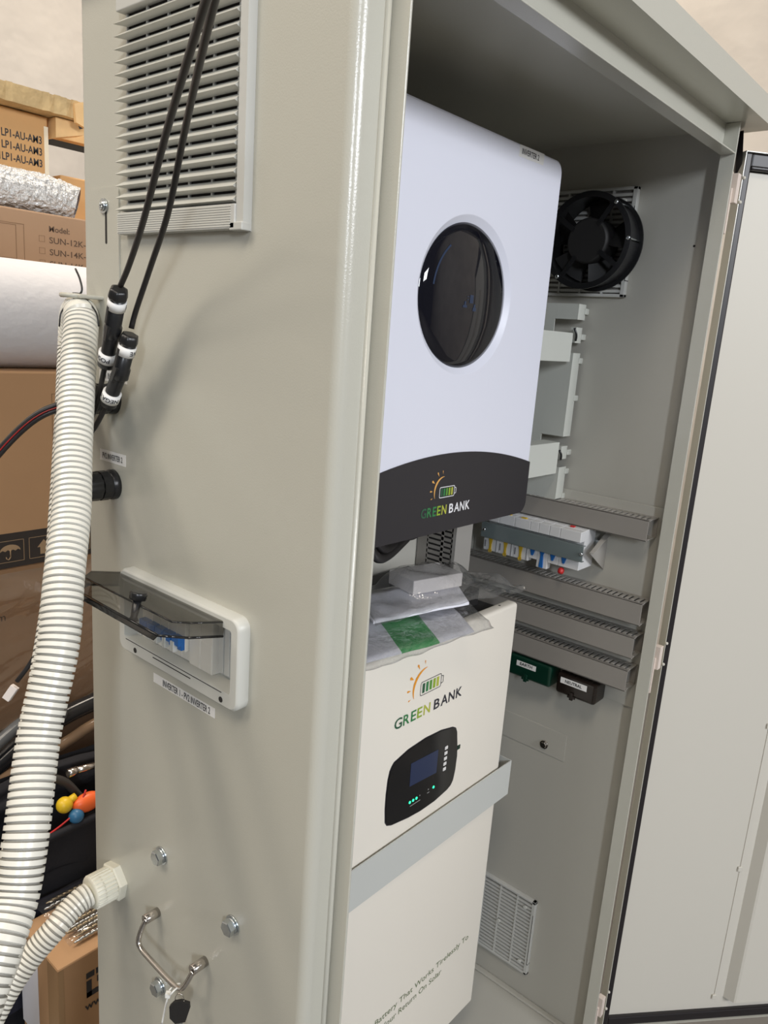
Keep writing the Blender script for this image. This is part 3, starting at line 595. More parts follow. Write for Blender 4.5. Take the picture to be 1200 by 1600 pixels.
# ------------------------------------------------------------------ logo builder
def logo(parent, x0, zb, w_, light, y):
    """x0 = left of lettering, zb = baseline, w_ = width of the two words"""
    s = w_ / 0.1885
    m = MB(); words = [('G', 0), ('R', 1), ('E', 1), ('E', 3), ('N', 4)]
    hgt = 0.0265 * s * (1.16 if light else 1)
    gx = [0.0, 0.0225, 0.0425, 0.0590, 0.0765]; gw = [0.0195, 0.0165, 0.0135, 0.0135, 0.0180]
    for (ch, mi), a, b in zip(words, gx, gw): m.text(ch, hgt, (x0 + a * s, y, zb), FX, FU, mi=mi, thick=0.0003, width=b * s, bold=0.0004)
    bx = [0.1050, 0.1250, 0.1475, 0.1700]; bw = [0.0165, 0.0205, 0.0180, 0.0180]
    for ch, a, b in zip('BANK', bx, bw): m.text(ch, hgt, (x0 + a * s, y, zb), FX, FU, mi=6 if light else 7, thick=0.0003, width=b * s, bold=0.0004)
    # battery outline and bars
    fr_ = 6 if light else 7; c0 = V((x0 + 0.0620 * s, y - 0.0003, zb + 0.0390 * s)); th = 0.0012 * s * (1.4 if light else 1)
    W_, H_ = 0.0580 * s, 0.0255 * s
    o_ = rrect(0, W_, 0, H_, 0.004 * s, 4); i_ = rrect(th, W_ - th, th, H_ - th, 0.003 * s, 4)
    for k in range(len(o_)):
        j = (k + 1) % len(o_); m.face([c0 + V((o_[k][0], 0, o_[k][1])), c0 + V((o_[j][0], 0, o_[j][1])), c0 + V((i_[j][0], 0, i_[j][1])), c0 + V((i_[k][0], 0, i_[k][1]))], fr_)
    tp = [(W_, 0.006 * s), (W_ + 0.0055 * s, 0.007 * s), (W_ + 0.0055 * s, 0.019 * s), (W_, 0.020 * s)]
    for (a, b), (c_, d) in zip(tp, tp[1:]):
        dv = V((c_ - a, 0, d - b)); nn = V((-dv.z, 0, dv.x)).normalized() * th * 0.5
        m.face([c0 + V((a, 0, b)) + nn, c0 + V((c_, 0, d)) + nn, c0 + V((c_, 0, d)) - nn, c0 + V((a, 0, b)) - nn], fr_)
    for k, mi in enumerate((0, 1, 2, 3, 4)):
        bx_ = 0.0055 * s + k * 0.0098 * s
        m.face([c0 + V((bx_, 0, 0.004 * s)), c0 + V((bx_ + 0.0065 * s, 0, 0.004 * s)), c0 + V((bx_ + 0.0065 * s, 0, H_ - 0.004 * s)), c0 + V((bx_, 0, H_ - 0.004 * s))], mi)
    # sun arc and rays
    om = 8 if light else 5
    cc = V((x0 + 0.083 * s, y - 0.0003, zb + 0.047 * s)); R_ = 0.0375 * s
    cc = V((x0 + 0.0775 * s, y - 0.0003, zb + 0.054 * s)); R_ = 0.0345 * s
    n_ = 20
    def wv(q): return (0.0024 * math.sin(PI * min(1, max(0, q))) + 0.0004) * s
    for k in range(n_):
        q0, q1 = k / n_, (k + 1) / n_; a0, a1 = math.radians(92 + 112 * q0), math.radians(92 + 112 * q1)
        P0, P1 = V((math.cos(a0), 0, math.sin(a0))), V((math.cos(a1), 0, math.sin(a1)))
        m.face([cc + P0 * (R_ - wv(q0)), cc + P1 * (R_ - wv(q1)), cc + P1 * (R_ + wv(q1)), cc + P0 * (R_ + wv(q0))], om)
    for a, ln_, wd in ((100, 0.0085, 0.0013), (121, 0.0125, 0.0022), (149, 0.0125, 0.0030), (175, 0.0105, 0.0022), (197, 0.0075, 0.0013)):
        a = math.radians(a); d = V((math.cos(a), 0, math.sin(a))); q = V((-d.z, 0, d.x)); r0 = R_ + 0.0068 * s
        m.face([cc + d * r0, cc + d * (r0 + ln_ * s * 0.8) + q * wd * s, cc + d * (r0 + ln_ * s), cc + d * (r0 + ln_ * s * 0.8) - q * wd * s], om)
    return obj('logo', m, LOGO, parent, recalc=False)

# ------------------------------------------------------------------ inverter
inv = thing('inverter', 'white wall inverter with round glossy black display and charcoal lower band', 'inverter', (0.462, 0.24, 1.349))
IX0, IX1, IZ0, IZ1, IY = 0.2190, 0.7050, 1.3490, 1.9510, 0.2100
CX, CZ, RX, RZ = 0.4625, 1.7135, 0.1105, 0.1060
def arc_z(x): return 1.4755 - 0.0335 * ((x - 0.462) / 0.243) ** 2
# front with recessed round opening
m = MB(); NA = 192; bl = 0.0035
outp = rrect(IX0 + bl, IX1 - bl, IZ0 + bl, IZ1 - bl, 0.017)
def ray_out(a):
    d = (math.cos(a), math.sin(a)); best = None
    for k in range(len(outp)):
        (x1, z1), (x2, z2) = outp[k], outp[(k + 1) % len(outp)]
        ex_, ez_ = x2 - x1, z2 - z1; den = d[0] * ez_ - d[1] * ex_
        if abs(den) < 1e-12: continue
        t_ = ((x1 - CX) * ez_ - (z1 - CZ) * ex_) / den; s_ = ((x1 - CX) * d[1] - (z1 - CZ) * d[0]) / den
        if t_ > 0 and -1e-6 <= s_ <= 1 + 1e-6: best = t_ if best is None or t_ < best else best
    return (CX + d[0] * best, CZ + d[1] * best)
angs = sorted(set([2 * PI * k / NA for k in range(NA)] + [math.atan2(z - CZ, x - CX) % (2 * PI) for x, z in outp]))
rings = [[(x, IY, z) for x, z in [ray_out(a) for a in angs]]]
for k, dy in ((1.105, 0.0), (1.09, 0.0008), (1.01, 0.0075), (0.985, 0.0085)): rings.append([(CX + RX * k * math.cos(a), IY + dy, CZ + RZ * k * math.sin(a)) for a in angs])
vr = [[m.bm.verts.new(p) for p in r] for r in rings]
for q in range(len(vr) - 1):
    for k in range(len(angs)):
        j = (k + 1) % len(angs); f = m.bm.faces.new((vr[q][k], vr[q][j], vr[q + 1][j], vr[q + 1][k])); f.smooth = q > 0
bmesh.ops.remove_doubles(m.bm, verts=m.bm.verts, dist=1e-6)
outq = rrect(IX0, IX1, IZ0, IZ1, 0.0205); nq = len(outp)
for k in range(nq):
    j = (k + 1) % nq
    for a, ya_, b, yb_ in ((outp, IY, [(0.3 * p[0] + 0.7 * q[0], 0.3 * p[1] + 0.7 * q[1]) for p, q in zip(outp, outq)], IY + 0.0012), ([(0.3 * p[0] + 0.7 * q[0], 0.3 * p[1] + 0.7 * q[1]) for p, q in zip(outp, outq)], IY + 0.0012, outq, IY + 0.004), (outq, IY + 0.004, outq, IY + 0.030)):
        m.face([(a[k][0], ya_, a[k][1]), (a[j][0], ya_, a[j][1]), (b[j][0], yb_, b[j][1]), (b[k][0], yb_, b[k][1])], smooth=True)
obj('front_cover', m, WHITE, inv)
# dome display
m = MB(); vr = []; 
prof = [(1.0, 0.0072), (0.97, 0.0035), (0.9, 0.0008), (0.75, -0.0035), (0.55, -0.0075), (0.3, -0.0105), (0.1, -0.0118)]
for k, dy in prof: vr.append([m.bm.verts.new((CX + RX * k * math.cos(2 * PI * i / 96), IY + dy, CZ + RZ * k * math.sin(2 * PI * i / 96))) for i in range(96)])
for q in range(len(vr) - 1):
    for i in range(96): f = m.bm.faces.new((vr[q][i], vr[q][(i + 1) % 96], vr[q + 1][(i + 1) % 96], vr[q + 1][i])); f.smooth = True
f = m.bm.faces.new(vr[-1]); f.smooth = True
dome = obj('display_dome', m, DOME, inv)
def dy_at(x, z):
    k = math.hypot((x - CX) / RX, (z - CZ) / RZ)
    for (k1, y1), (k0, y0) in zip(prof, prof[1:]):
        if k0 <= k <= k1: return IY + y0 + (y1 - y0) * (k - k0) / (k1 - k0) - 0.0005
    return IY - 0.0123
m = MB()
def patch(x0, x1, z0, z1, mi=0): m.face([(x0, dy_at(x0, z0), z0), (x1, dy_at(x1, z0), z0), (x1, dy_at(x1, z1), z1), (x0, dy_at(x0, z1), z1)], mi)
patch(0.452, 0.461, 1.704, 1.716); patch(0.437, 0.447, 1.697, 1.7005); patch(0.440, 0.444, 1.7005, 1.706); patch(0.462, 0.471, 1.693, 1.698); patch(0.4635, 0.468, 1.698, 1.703)
patch(0.445, 0.450, 1.7125, 1.7135); patch(0.446, 0.449, 1.708, 1.7095)
obj('display_icons', m, ICON, dome, recalc=False); m = MB()
for k in range(14):
    a0, a1 = math.radians(128 + k * 3.2), math.radians(128 + (k + 1) * 3.2)
    q = [(CX + RX * r_ * math.cos(a), CZ + RZ * r_ * math.sin(a)) for a, r_ in ((a0, 0.80), (a1, 0.80), (a1, 0.825), (a0, 0.825))]
    m.face([(x, dy_at(x, z), z) for x, z in q])
obj('blue_arc', m, ICON, dome, recalc=False)  # thin dim blue arc along the upper left of the dome
# charcoal band with arched top
m = MB(); n_ = 32; tp = [(IX1 - (IX1 - IX0) * k / n_,) for k in range(n_ + 1)]
poly = [(x[0], arc_z(x[0])) for x in tp] + [p for p in rrect(IX0 - 0.0005, IX1 + 0.0005, IZ0 - 0.0006, IZ1, 0.021)[18:36]]
poly = [(min(max(x, IX0 - 0.0006), IX1 + 0.0006), z) for x, z in poly]
m.prism([(x, IY - 0.0015, z) for x, z in poly], (0, 0.033, 0))
obj('lower_band', m, CHAR, inv)
logo(inv, 0.3895, 1.3775, 0.1315, True, IY - 0.0016)
lb = obj('label', MB().prism([(0.5645, IY - 0.0003, 1.9325), (0.6395, IY - 0.0003, 1.9335), (0.640, IY - 0.0003, 1.9505), (0.565, IY - 0.0003, 1.9495)], (0, 0.0003, 0)), STICK, inv)
obj('lettering', MB().text('INVERTER 2', 0.0115, (0.572, IY - 0.0004, 1.9375), FX, FU, width=0.052, bold=0.0002), INK, lb)
obj('chassis', MB().box((0.30, 0.235, 1.40), (0.60, 0.36, 1.93), bev=0.004), CHAR, inv)
# black leads below the inverter
for k, (a, b, zz) in enumerate(((0.33, 0.63, 1.283), (0.36, 0.66, 1.290), (0.30, 0.60, 1.300))):
    yy = 0.27 + k * 0.014
    pts = [(a, yy, 1.40), (a + 0.02, yy + 0.01, 1.335), (a + 0.09, yy + 0.04, zz), (a + 0.18, yy + 0.07, zz + 0.004), (b - 0.03, yy + 0.09, zz + 0.04), (b, yy + 0.10, 1.36), (b, yy + 0.105, 1.40)]
    lead('inverter_cable', pts, 0.0085, ['thick black cable sagging lowest under the inverter', 'thick black cable under the inverter, behind the lowest one', 'thick black cable under the inverter, rearmost of the bundle'][k], group=None)
lead('inverter_cable', [(0.47, 0.30, 1.40), (0.47, 0.302, 1.33), (0.50, 0.31, 1.306), (0.56, 0.32, 1.318), (0.60, 0.33, 1.36), (0.605, 0.335, 1.41)], 0.004, 'thin black cable arched in front of the thick ones under the inverter')

# ------------------------------------------------------------------ battery
bat = thing('battery', 'tall cream battery with black display, green and black logo, below the inverter', 'battery', (0.4635, 0.33, 0.10))
BX0, BX1, BZ0, BZ1, BY = 0.1985, 0.7285, 0.230, 1.164, 0.2110
def rprism(mb, pts2, y0, y1, r):
    """rounded-edge front: stack of offset outlines"""
    cx = sum(p[0] for p in pts2) / len(pts2); cz = sum(p[1] for p in pts2) / len(pts2)
    return mb
m = MB().box((BX0, BY, BZ0), (BX1, BY + 0.026, BZ1), bev=0.007, seg=4)
for f in m.bm.faces: f.smooth = True
fp = obj('front_panel', m, CREAM, bat)
for p in fp.data.polygons: p.use_smooth = True
obj('screw_hole', MB().cyl((0.6815, BY + 0.014, BZ1 - 0.0002), (0.6815, BY + 0.014, BZ1 + 0.0004), 0.0025, 12), DARK, bat)
obj('case', MB().box((0.215, 0.243, 0.225), (0.712, 0.462, 1.150), bev=0.003), MATT, bat)
obj('terminal_cover', MB().box((0.25, 0.275, 1.150), (0.685, 0.455, 1.184), bev=0.002), MATT, bat)
obj('terminal', MB().box((0.40, 0.385, 1.184), (0.462, 0.435, 1.212), bev=0.002), BLACK, bat)
m = MB()
for x in (0.445, 0.456): m.rev((x, 0.385, 1.202), (x, 0.37, 1.202), [(0, 0.004), (0.004, 0.004)], 6, smooth=False)
obj('terminal_bolt', m, ZINC, bat)
dispo = [(0.372, 0.957), (0.378, 0.963), (0.4132, 0.9721), (0.4589, 0.9757), (0.5045, 0.9735), (0.5400, 0.9664), (0.5500, 0.9610), (0.5550, 0.9510), (0.5607, 0.9199), (0.5628, 0.9000), (0.5615, 0.873), (0.5575, 0.853), (0.5510, 0.8450), (0.5400, 0.8405), (0.5047, 0.8345), (0.4640, 0.8335), (0.4300, 0.8365), (0.3840, 0.8440), (0.3720, 0.8490), (0.3665, 0.8570), (0.3636, 0.8847), (0.3632, 0.91), (0.3650, 0.9361), (0.3680, 0.9500)]
dc = (0.4632, 0.9046)
m = MB().prism([(dc[0] + (x - dc[0]) * 1.02, BY - 0.0006, dc[1] + (z - dc[1]) * 1.025) for x, z in dispo], (0, 0.002, 0))
obj('display_bezel', m, CHAR, bat)
dsp = obj('display_panel', MB().prism([(x, BY - 0.0015, z) for x, z in dispo], (0, 0.002, 0)), PANELG, bat)
yq = BY - 0.0019
obj('screen', MB().prism([(0.4235, yq, 0.8985), (0.5005, yq, 0.893), (0.500, yq, 0.939), (0.4225, yq, 0.943)], (0, 0.0004, 0)), LCD, dsp)
for z in (0.9335, 0.9230, 0.9122, 0.9015, 0.8908):
    obj('button', MB().box((0.5195, BY - 0.0035, z - 0.0032), (0.5280, BY - 0.0015, z + 0.0032), bev=0.0009), BTN, dsp)
for x in (0.4285, 0.4377, 0.4468, 0.4960):
    obj('led', MB().rev((x, BY - 0.0014, 0.8657), (x, BY - 0.005, 0.8657), [(0, 0.0027), (0.0008, 0.0024), (0.0013, 0.001)], 14), LED, dsp)
obj('marks', MB().box((0.430, yq, 0.8568), (0.458, yq + 0.0004, 0.8578)).box((0.4795, yq, 0.867), (0.4815, yq + 0.0004, 0.869)).box((0.478, yq, 0.861), (0.484, yq + 0.0004, 0.862)).box((0.4555, yq, 0.866), (0.457, yq + 0.0004, 0.868)), mat('dim_print', (0.35, 0.35, 0.35), 0.5), dsp)
obj('side_indicator', MB().box((0.5625, BY - 0.0012, 0.9125), (0.5715, BY + 0.001, 0.921), bev=0.0005), GREENB, bat)
logo(bat, 0.3695, 1.0245, 0.1900, False, BY - 0.0003)
m = MB().text('Eco-Friendly Battery That Works Tirelessly To', 0.0185, (0.268, BY - 0.0002, 0.4245), FX, FU, width=0.412)
m.text('Maximise Your Return On Solar', 0.0185, (0.3235, BY - 0.0002, 0.3995), FX, FU, width=0.265)
obj('slogan', m, mat('olive_ink', (0.13, 0.17, 0.08), 0.6), bat)
for x in (0.655, 0.27):
    for y in (0.262, 0.43):
        cs = obj('caster', MB().cyl((x - 0.016, y, 0.145), (x + 0.016, y, 0.145), 0.045, 28, bev=0.006), BLACK, bat)
        obj('caster_fork', MB().box((x - 0.024, y - 0.02, 0.15), (x - 0.018, y + 0.02, 0.228)).box((x + 0.018, y - 0.02, 0.15), (x + 0.024, y + 0.02, 0.228)).box((x - 0.026, y - 0.025, 0.212), (x + 0.026, y + 0.025, 0.2255)), ZINC, cs)
# retaining strap
m = MB(); SZ0, SZ1 = 0.7345, 0.8125
m.box((0.0018, 0.2035, SZ0), (0.7625, 0.2055, SZ1)).box((0.7605, 0.2055, SZ0), (0.7625, 0.479, SZ1))
m.box((0.7625, 0.477, SZ0), (0.80, 0.479, SZ1))
m.box((0.0017, 0.2055, SZ0), (0.0037, 0.24, SZ1))
obj('retaining_strap', m, STRAPM, label='light grey steel strap bent across the front of the battery', cat='strap')

# leaflets, bag, small box on the battery
def sheet(fn, nu, nv, th, mats, name, parent=None, mi_fn=None, **kw):
    m = MB(); g0 = [[None] * (nv + 1) for _ in range(nu + 1)]; g1 = [[None] * (nv + 1) for _ in range(nu + 1)]
    for i in range(nu + 1):
        for j in range(nv + 1):
            p = V(fn(i / nu, j / nv)); g0[i][j] = m.bm.verts.new(p); g1[i][j] = m.bm.verts.new(p + V((0, 0, th)))
    for i in range(nu):
        for j in range(nv):
            for g, rv in ((g0, True), (g1, False)):
                q = [g[i][j], g[i + 1][j], g[i + 1][j + 1], g[i][j + 1]]; f = m.bm.faces.new(q[::-1] if rv else q); f.smooth = True
                f.material_index = mi_fn((i + .5) / nu) if mi_fn else 0
    rim = [(i, 0) for i in range(nu)] + [(nu, j) for j in range(nv)] + [(i, nv) for i in range(nu, 0, -1)] + [(0, j) for j in range(nv, 0, -1)]
    for a, b in zip(rim, rim[1:] + rim[:1]):
        f = m.bm.faces.new((g0[a[0]][a[1]], g0[b[0]][b[1]], g1[b[0]][b[1]], g1[a[0]][a[1]])); f.material_index = mi_fn(min(1, (min(a[0], b[0]) + .5) / nu)) if mi_fn else 0
    return obj(name, m, mats, parent, **kw)
def bil(c, u_, v_): return V(c[0]).lerp(V(c[1]), u_).lerp(V(c[3]).lerp(V(c[2]), u_), v_)
def wob(p, a, s_, seed=0): return p + V((0, 0, a * noise.noise(V(p) * s_ + V((seed, 0, 0)))))
c1 = [(0.250, 0.190, 1.174), (0.512, 0.168, 1.172), (0.605, 0.335, 1.190), (0.342, 0.345, 1.190)]
lf = sheet(lambda u_, v_: wob(bil(c1, u_, v_), 0.004, 14) + V((0, 0, 0.006 * (1 - v_) * (1 - u_))), 24, 12, 0.0022, [PAPER, GREEN], 'leaflet', mi_fn=lambda u_: 1 if 0.33 < u_ < 0.68 else 0,
           label='white leaflet with broad green stripe lying at the front edge of battery', cat='leaflet')
cb = [(0.225, 0.176, 1.176), (0.548, 0.152, 1.172), (0.640, 0.345, 1.194), (0.330, 0.36, 1.194)]
sheet(lambda u_, v_: wob(bil(cb, u_, v_), 0.007, 22, 3) + V((0, 0, 0.0095 * (1 if v_ > 0.05 else 0.3))), 36, 24, 0.0002, BAG, 'plastic_sleeve', label='clear plastic sleeve over the green-striped leaflet', cat='plastic sleeve')
c2 = [(0.345, 0.250, 1.2035), (0.560, 0.215, 1.197), (0.645, 0.315, 1.201), (0.41, 0.345, 1.2075)]
sheet(lambda u_, v_: wob(bil(c2, u_, v_), 0.002, 10, 5), 16, 8, 0.0045, PAPER, 'manual', label='plain white manual inside the upper plastic bag on the battery', cat='booklet')
obj('cardboard_box', MB().obox((0.555, 0.3105, 1.2215), (V((1, -0.22, 0)).normalized(), V((0.22, 1, 0)).normalized(), (0, 0, 1)), (0.058, 0.036, 0.013), bev=0.0015), mat('white_carton', (0.78, 0.74, 0.72), 0.6), label='small white flat carton inside the plastic bag on the manual', cat='box')
cg = [(0.335, 0.236, 1.2045), (0.690, 0.176, 1.210), (0.662, 0.300, 1.206), (0.40, 0.362, 1.211)]
def bagf(u_, v_):
    p = bil(cg, u_, v_); d = max(0, 1 - math.hypot((p.x - 0.555) / 0.105, (p.y - 0.3105) / 0.085) ** 3)
    return wob(p, 0.009 + 0.012 * max(0, u_ - 0.6), 26, 9) + V((0, 0, 0.0095 * (1 if v_ > 0.04 else 0.4) + 0.028 * min(1, d * 1.2) - 0.012 * max(0, u_ - 0.85) / 0.15 * 0))
sheet(bagf, 56, 36, 0.0002, BAG, 'plastic_bag', label='crumpled clear plastic bag round the manual and small carton', cat='plastic bag')
def bagt(u_, v_): return V((0.345 + 0.02 * u_ + 0.012 * v_, 0.232 - 0.028 * v_ , 1.200 - 0.004 * u_ - 0.022 * v_))

# ------------------------------------------------------------------ wiring ducts on the right wall
def duct(z0, z1, y0, y1, label, x0=0.885, x1=0.934):
    g = thing('wiring_duct', label, 'wiring duct', (0.91, (y0 + y1) / 2, z0), 'wiring ducts on the right wall')
    m = MB(); m.box((x0, y0, z0), (x0 + 0.0016, y1, z1), bev=0.0005)
    m.box((x0, y0, z1 - 0.0016), (x0 + 0.007, y1, z1)).box((x0, y0, z0), (x0 + 0.007, y1, z0 + 0.0016))
    m.box((x0 + 0.006, y0, z1 - 0.004), (x0 + 0.0072, y1, z1)).box((x0 + 0.006, y0, z0), (x0 + 0.0072, y1, z0 + 0.004))
    obj('lid', m, DUCT, g)
    m = MB().box((x1 - 0.0018, y0, z0 + 0.001), (x1, y1, z1 - 0.001))
    for zz in (z1 - 0.0022, z0 + 0.0006):
        m.box((x1 - 0.011, y0, zz), (x1, y1, zz + 0.0016)).box((x0 + 0.007, y0, zz), (x0 + 0.0095, y1, zz + 0.0016))
        n_ = int((y1 - y0) / 0.0115)
        for k in range(n_): y = y0 + k * 0.0115 + 0.001; m.box((x0 + 0.009, y, zz), (x1 - 0.010, y + 0.0062, zz + 0.0016))
    obj('slotted_base', m, DUCTL, g); return g
duct(1.2995, 1.3415, 0.0420, 0.475, 'topmost horizontal grey slotted wiring duct on right wall, above the breaker row')
duct(1.1310, 1.1770, 0.0300, 0.475, 'second horizontal grey wiring duct down, directly below the breaker row')
duct(1.0600, 1.1050, 0.0355, 0.475, 'third horizontal grey wiring duct down, second from the bottom')
duct(0.9890, 1.0340, 0.0385, 0.475, 'lowest horizontal grey wiring duct, just above EARTH and NEUTRAL boxes')
# vertical duct under the inverter
VZ = 1.37
vd = thing('vertical_wiring_duct', 'upright grey slotted wiring duct at back of cabinet, below inverter corner', 'wiring duct', (0.766, 0.42, 1.17))
obj('lid', MB().box((0.742, 0.380, 1.17), (0.800, 0.3818, VZ), bev=0.0004).box((0.742, 0.3818, 1.17), (0.7435, 0.388, VZ)), DUCTL, vd)
m = MB().box((0.743, 0.478, 1.17), (0.80, 0.480, VZ))
m.box((0.743, 0.388, 1.17), (0.7445, 0.392, VZ)).box((0.743, 0.412, 1.17), (0.7445, 0.4185, VZ)).box((0.743, 0.452, 1.17), (0.7445, 0.478, VZ))
for k in range(17):
    z = 1.17 + k * 0.0115; m.box((0.743, 0.388, z), (0.7445, 0.455, z + 0.0072)); 
obj('slotted_base', m, DUCT, vd)
obj('inside', MB().box((0.748, 0.385, 1.17), (0.796, 0.477, VZ)), DARK, vd)

# ------------------------------------------------------------------ breaker row on the right wall
dr = thing('breaker_mounting', 'smoky grey see-through cover strip on triangular end brackets, across the breaker row', 'cover strip', (0.87, 0.27, 1.2))
bar = MB().box((0.846, 0.148, 1.2385), (0.848, 0.388, 1.2715), bev=0.0006).box((0.848, 0.148, 1.2705), (0.856, 0.388, 1.2715)).box((0.848, 0.148, 1.2385), (0.856, 0.388, 1.2395))
obj('cover_strip', bar, BARM, dr)
m = MB()
for y in (0.151, 0.380): m.rev((0.846, y, 1.2555), (0.80, y, 1.2555), [(0, 0.0042), (0.003, 0.0038), (0.004, 0.002)], 14)
obj('screw', m, ZINC, dr)
for y in (0.139, 0.395):
    obj('end_bracket', MB().prism([(0.858, y, 1.258), (0.934, y, 1.296), (0.934, y, 1.210)], (0, 0.0015, 0)).prism([(0.858, y, 1.258), (0.934, y, 1.296), (0.934, y - 0.012, 1.296), (0.858, y - 0.008, 1.258)], (0, 0, 0.001)), DUCTL, dr)
obj('din_rail', MB().box((0.918, 0.14, 1.240), (0.9345, 0.394, 1.272)), ZINC, dr)
defs = []
y = 0.386
names = [('yellow', 0.0375), ('yellow', 0.0375), ('yellow', 0.0375), ('blue', 0.0200), ('bluetall', 0.0250), ('blue', 0.0240), ('bluered', 0.0460)]
labs = ['white breaker with yellow toggle, deepest of three in the wall row', 'white breaker with yellow toggle, middle of three in the wall row', 'white breaker with yellow toggle, nearest the blue toggles in the wall row',
        'narrow white breaker with blue toggle beside the yellow toggles', 'white breaker with long blue toggle hanging lowest in the wall row', 'white breaker with short blue toggle, right of the long blue one',
        'end white breaker of wall row with blue toggle and red tip below']
for (kind, w_), lab in zip(names, labs):
    y1 = y; y0 = y - w_ + 0.0006; y -= w_
    low = 1.205 if kind == 'yellow' else (1.198 if kind == 'bluetall' else 1.213)
    m = MB().box((0.872, y0, 1.216), (0.918, y1, 1.298), bev=0.001).box((0.852, y0, 1.275), (0.874, y1, 1.2965), bev=0.001)
    m.box((0.858, y0, low + 0.003), (0.874, y1, 1.246), bev=0.001)
    b = obj('circuit_breaker', m, [MCBW], label=lab, cat='circuit breaker', group='breakers in the wall row')
    yc = (y0 + y1) / 2 if kind != 'bluered' else y1 - 0.013
    if kind == 'yellow':
        obj('toggle', MB().prism([(0.8555, yc - 0.0050, 1.2385), (0.8555, yc + 0.0050, 1.2385), (0.8555, yc + 0.0022, 1.222), (0.8555, yc + 0.0022, 1.208), (0.8555, yc - 0.0022, 1.208), (0.8555, yc - 0.0022, 1.222)], (0.003, 0, 0)).tube(spline([(0.856, yc - 0.0035, 1.213), (0.856, yc - 0.003, 1.2065), (0.856, yc + 0.003, 1.2065), (0.856, yc + 0.0035, 1.213)], 0.002), 0.0009, 6), YELT, b)
        obj('clip', MB().box((0.854, yc - 0.006, 1.2955), (0.862, yc + 0.006, 1.2985), bev=0.0006), YELT, b)
        obj('seam', MB().box((0.8574, y0 + 0.004, 1.209), (0.8584, y0 + 0.0055, 1.236)).box((0.8574, y1 - 0.006, 1.215), (0.8584, y1 - 0.003, 1.230)), mat('grey_print', (0.2, 0.2, 0.21), 0.5), b)
    else:
        lowt = 1.203 if kind == 'bluetall' else 1.224
        ww = 0.0042 if kind == 'bluetall' else 0.0058
        obj('toggle', MB().prism([(0.8545, yc - 0.0060, 1.2385), (0.8545, yc + 0.0060, 1.2385), (0.8545, yc + ww * 0.6, 1.230), (0.8545, yc + ww * (1 if kind == 'bluetall' else 0.3), lowt), (0.8545, yc - ww * (1 if kind == 'bluetall' else 0.3), lowt), (0.8545, yc - ww * 0.6, 1.230)], (0.0045, 0, 0)), BLUE, b)
    if kind == 'bluered':
        obj('red_tip', MB().rev((0.865, yc + 0.006, 1.2115), (0.858, yc + 0.006, 1.199), [(0, 0.004), (0.004, 0.0065), (0.010, 0.0065), (0.013, 0.004)], 16), RED, b)
        obj('red_mark', MB().box((0.872, yc - 0.005, 1.2975), (0.880, yc + 0.004, 1.3005), bev=0.0005), RED, b)

# earth and neutral bar boxes
def bar_box(y0, y1, z0, z1, M_, txt, label, lab):
    g = thing('terminal_bar_box', label, 'terminal box', (0.9, (y0 + y1) / 2, z0))
    m = MB().box((0.882, y0, z0), (0.932, y1, z1), bev=0.006, seg=3)
    obj('cover', m, M_, g)
    obj('bar', MB().box((0.905, y0 + 0.012, z0 + 0.012), (0.915, y1 - 0.012, z1 - 0.012)), BRASS, g)
    obj('clip', MB().box((0.8785, (y0 + y1) / 2 + 0.002, z0 - 0.005), (0.883, (y0 + y1) / 2 + 0.010, z0 + 0.012), bev=0.001).box((0.8790, (y0 + y1) / 2 - 0.003, z0 - 0.001), (0.8835, (y0 + y1) / 2 + 0.015, z0 + 0.004), bev=0.001), M_, g)
    l_ = obj('label', MB().prism([(0.8816, lab[0], lab[2]), (0.8816, lab[1], lab[2]), (0.8816, lab[1], lab[3]), (0.8816, lab[0], lab[3])], (0.0003, 0, 0)), STICK, g)
    obj('lettering', MB().text(txt, 0.0095, (0.8812, lab[0] - (lab[0] - lab[1]) * 0.18, lab[2] + 0.0035), LX, LU, width=(lab[0] - lab[1]) * 0.64, bold=0.0002), INK, l_)
bar_box(0.200, 0.305, 0.936, 0.984, GREENB, 'EARTH', 'dark green terminal box labelled EARTH under the lowest duct', (0.284, 0.236, 0.962, 0.974))
bar_box(0.096, 0.186, 0.935, 0.980, BROWNB, 'NEUTRAL', 'smoky brown terminal box labelled NEUTRAL under the lowest duct', (0.176, 0.116, 0.960, 0.973))

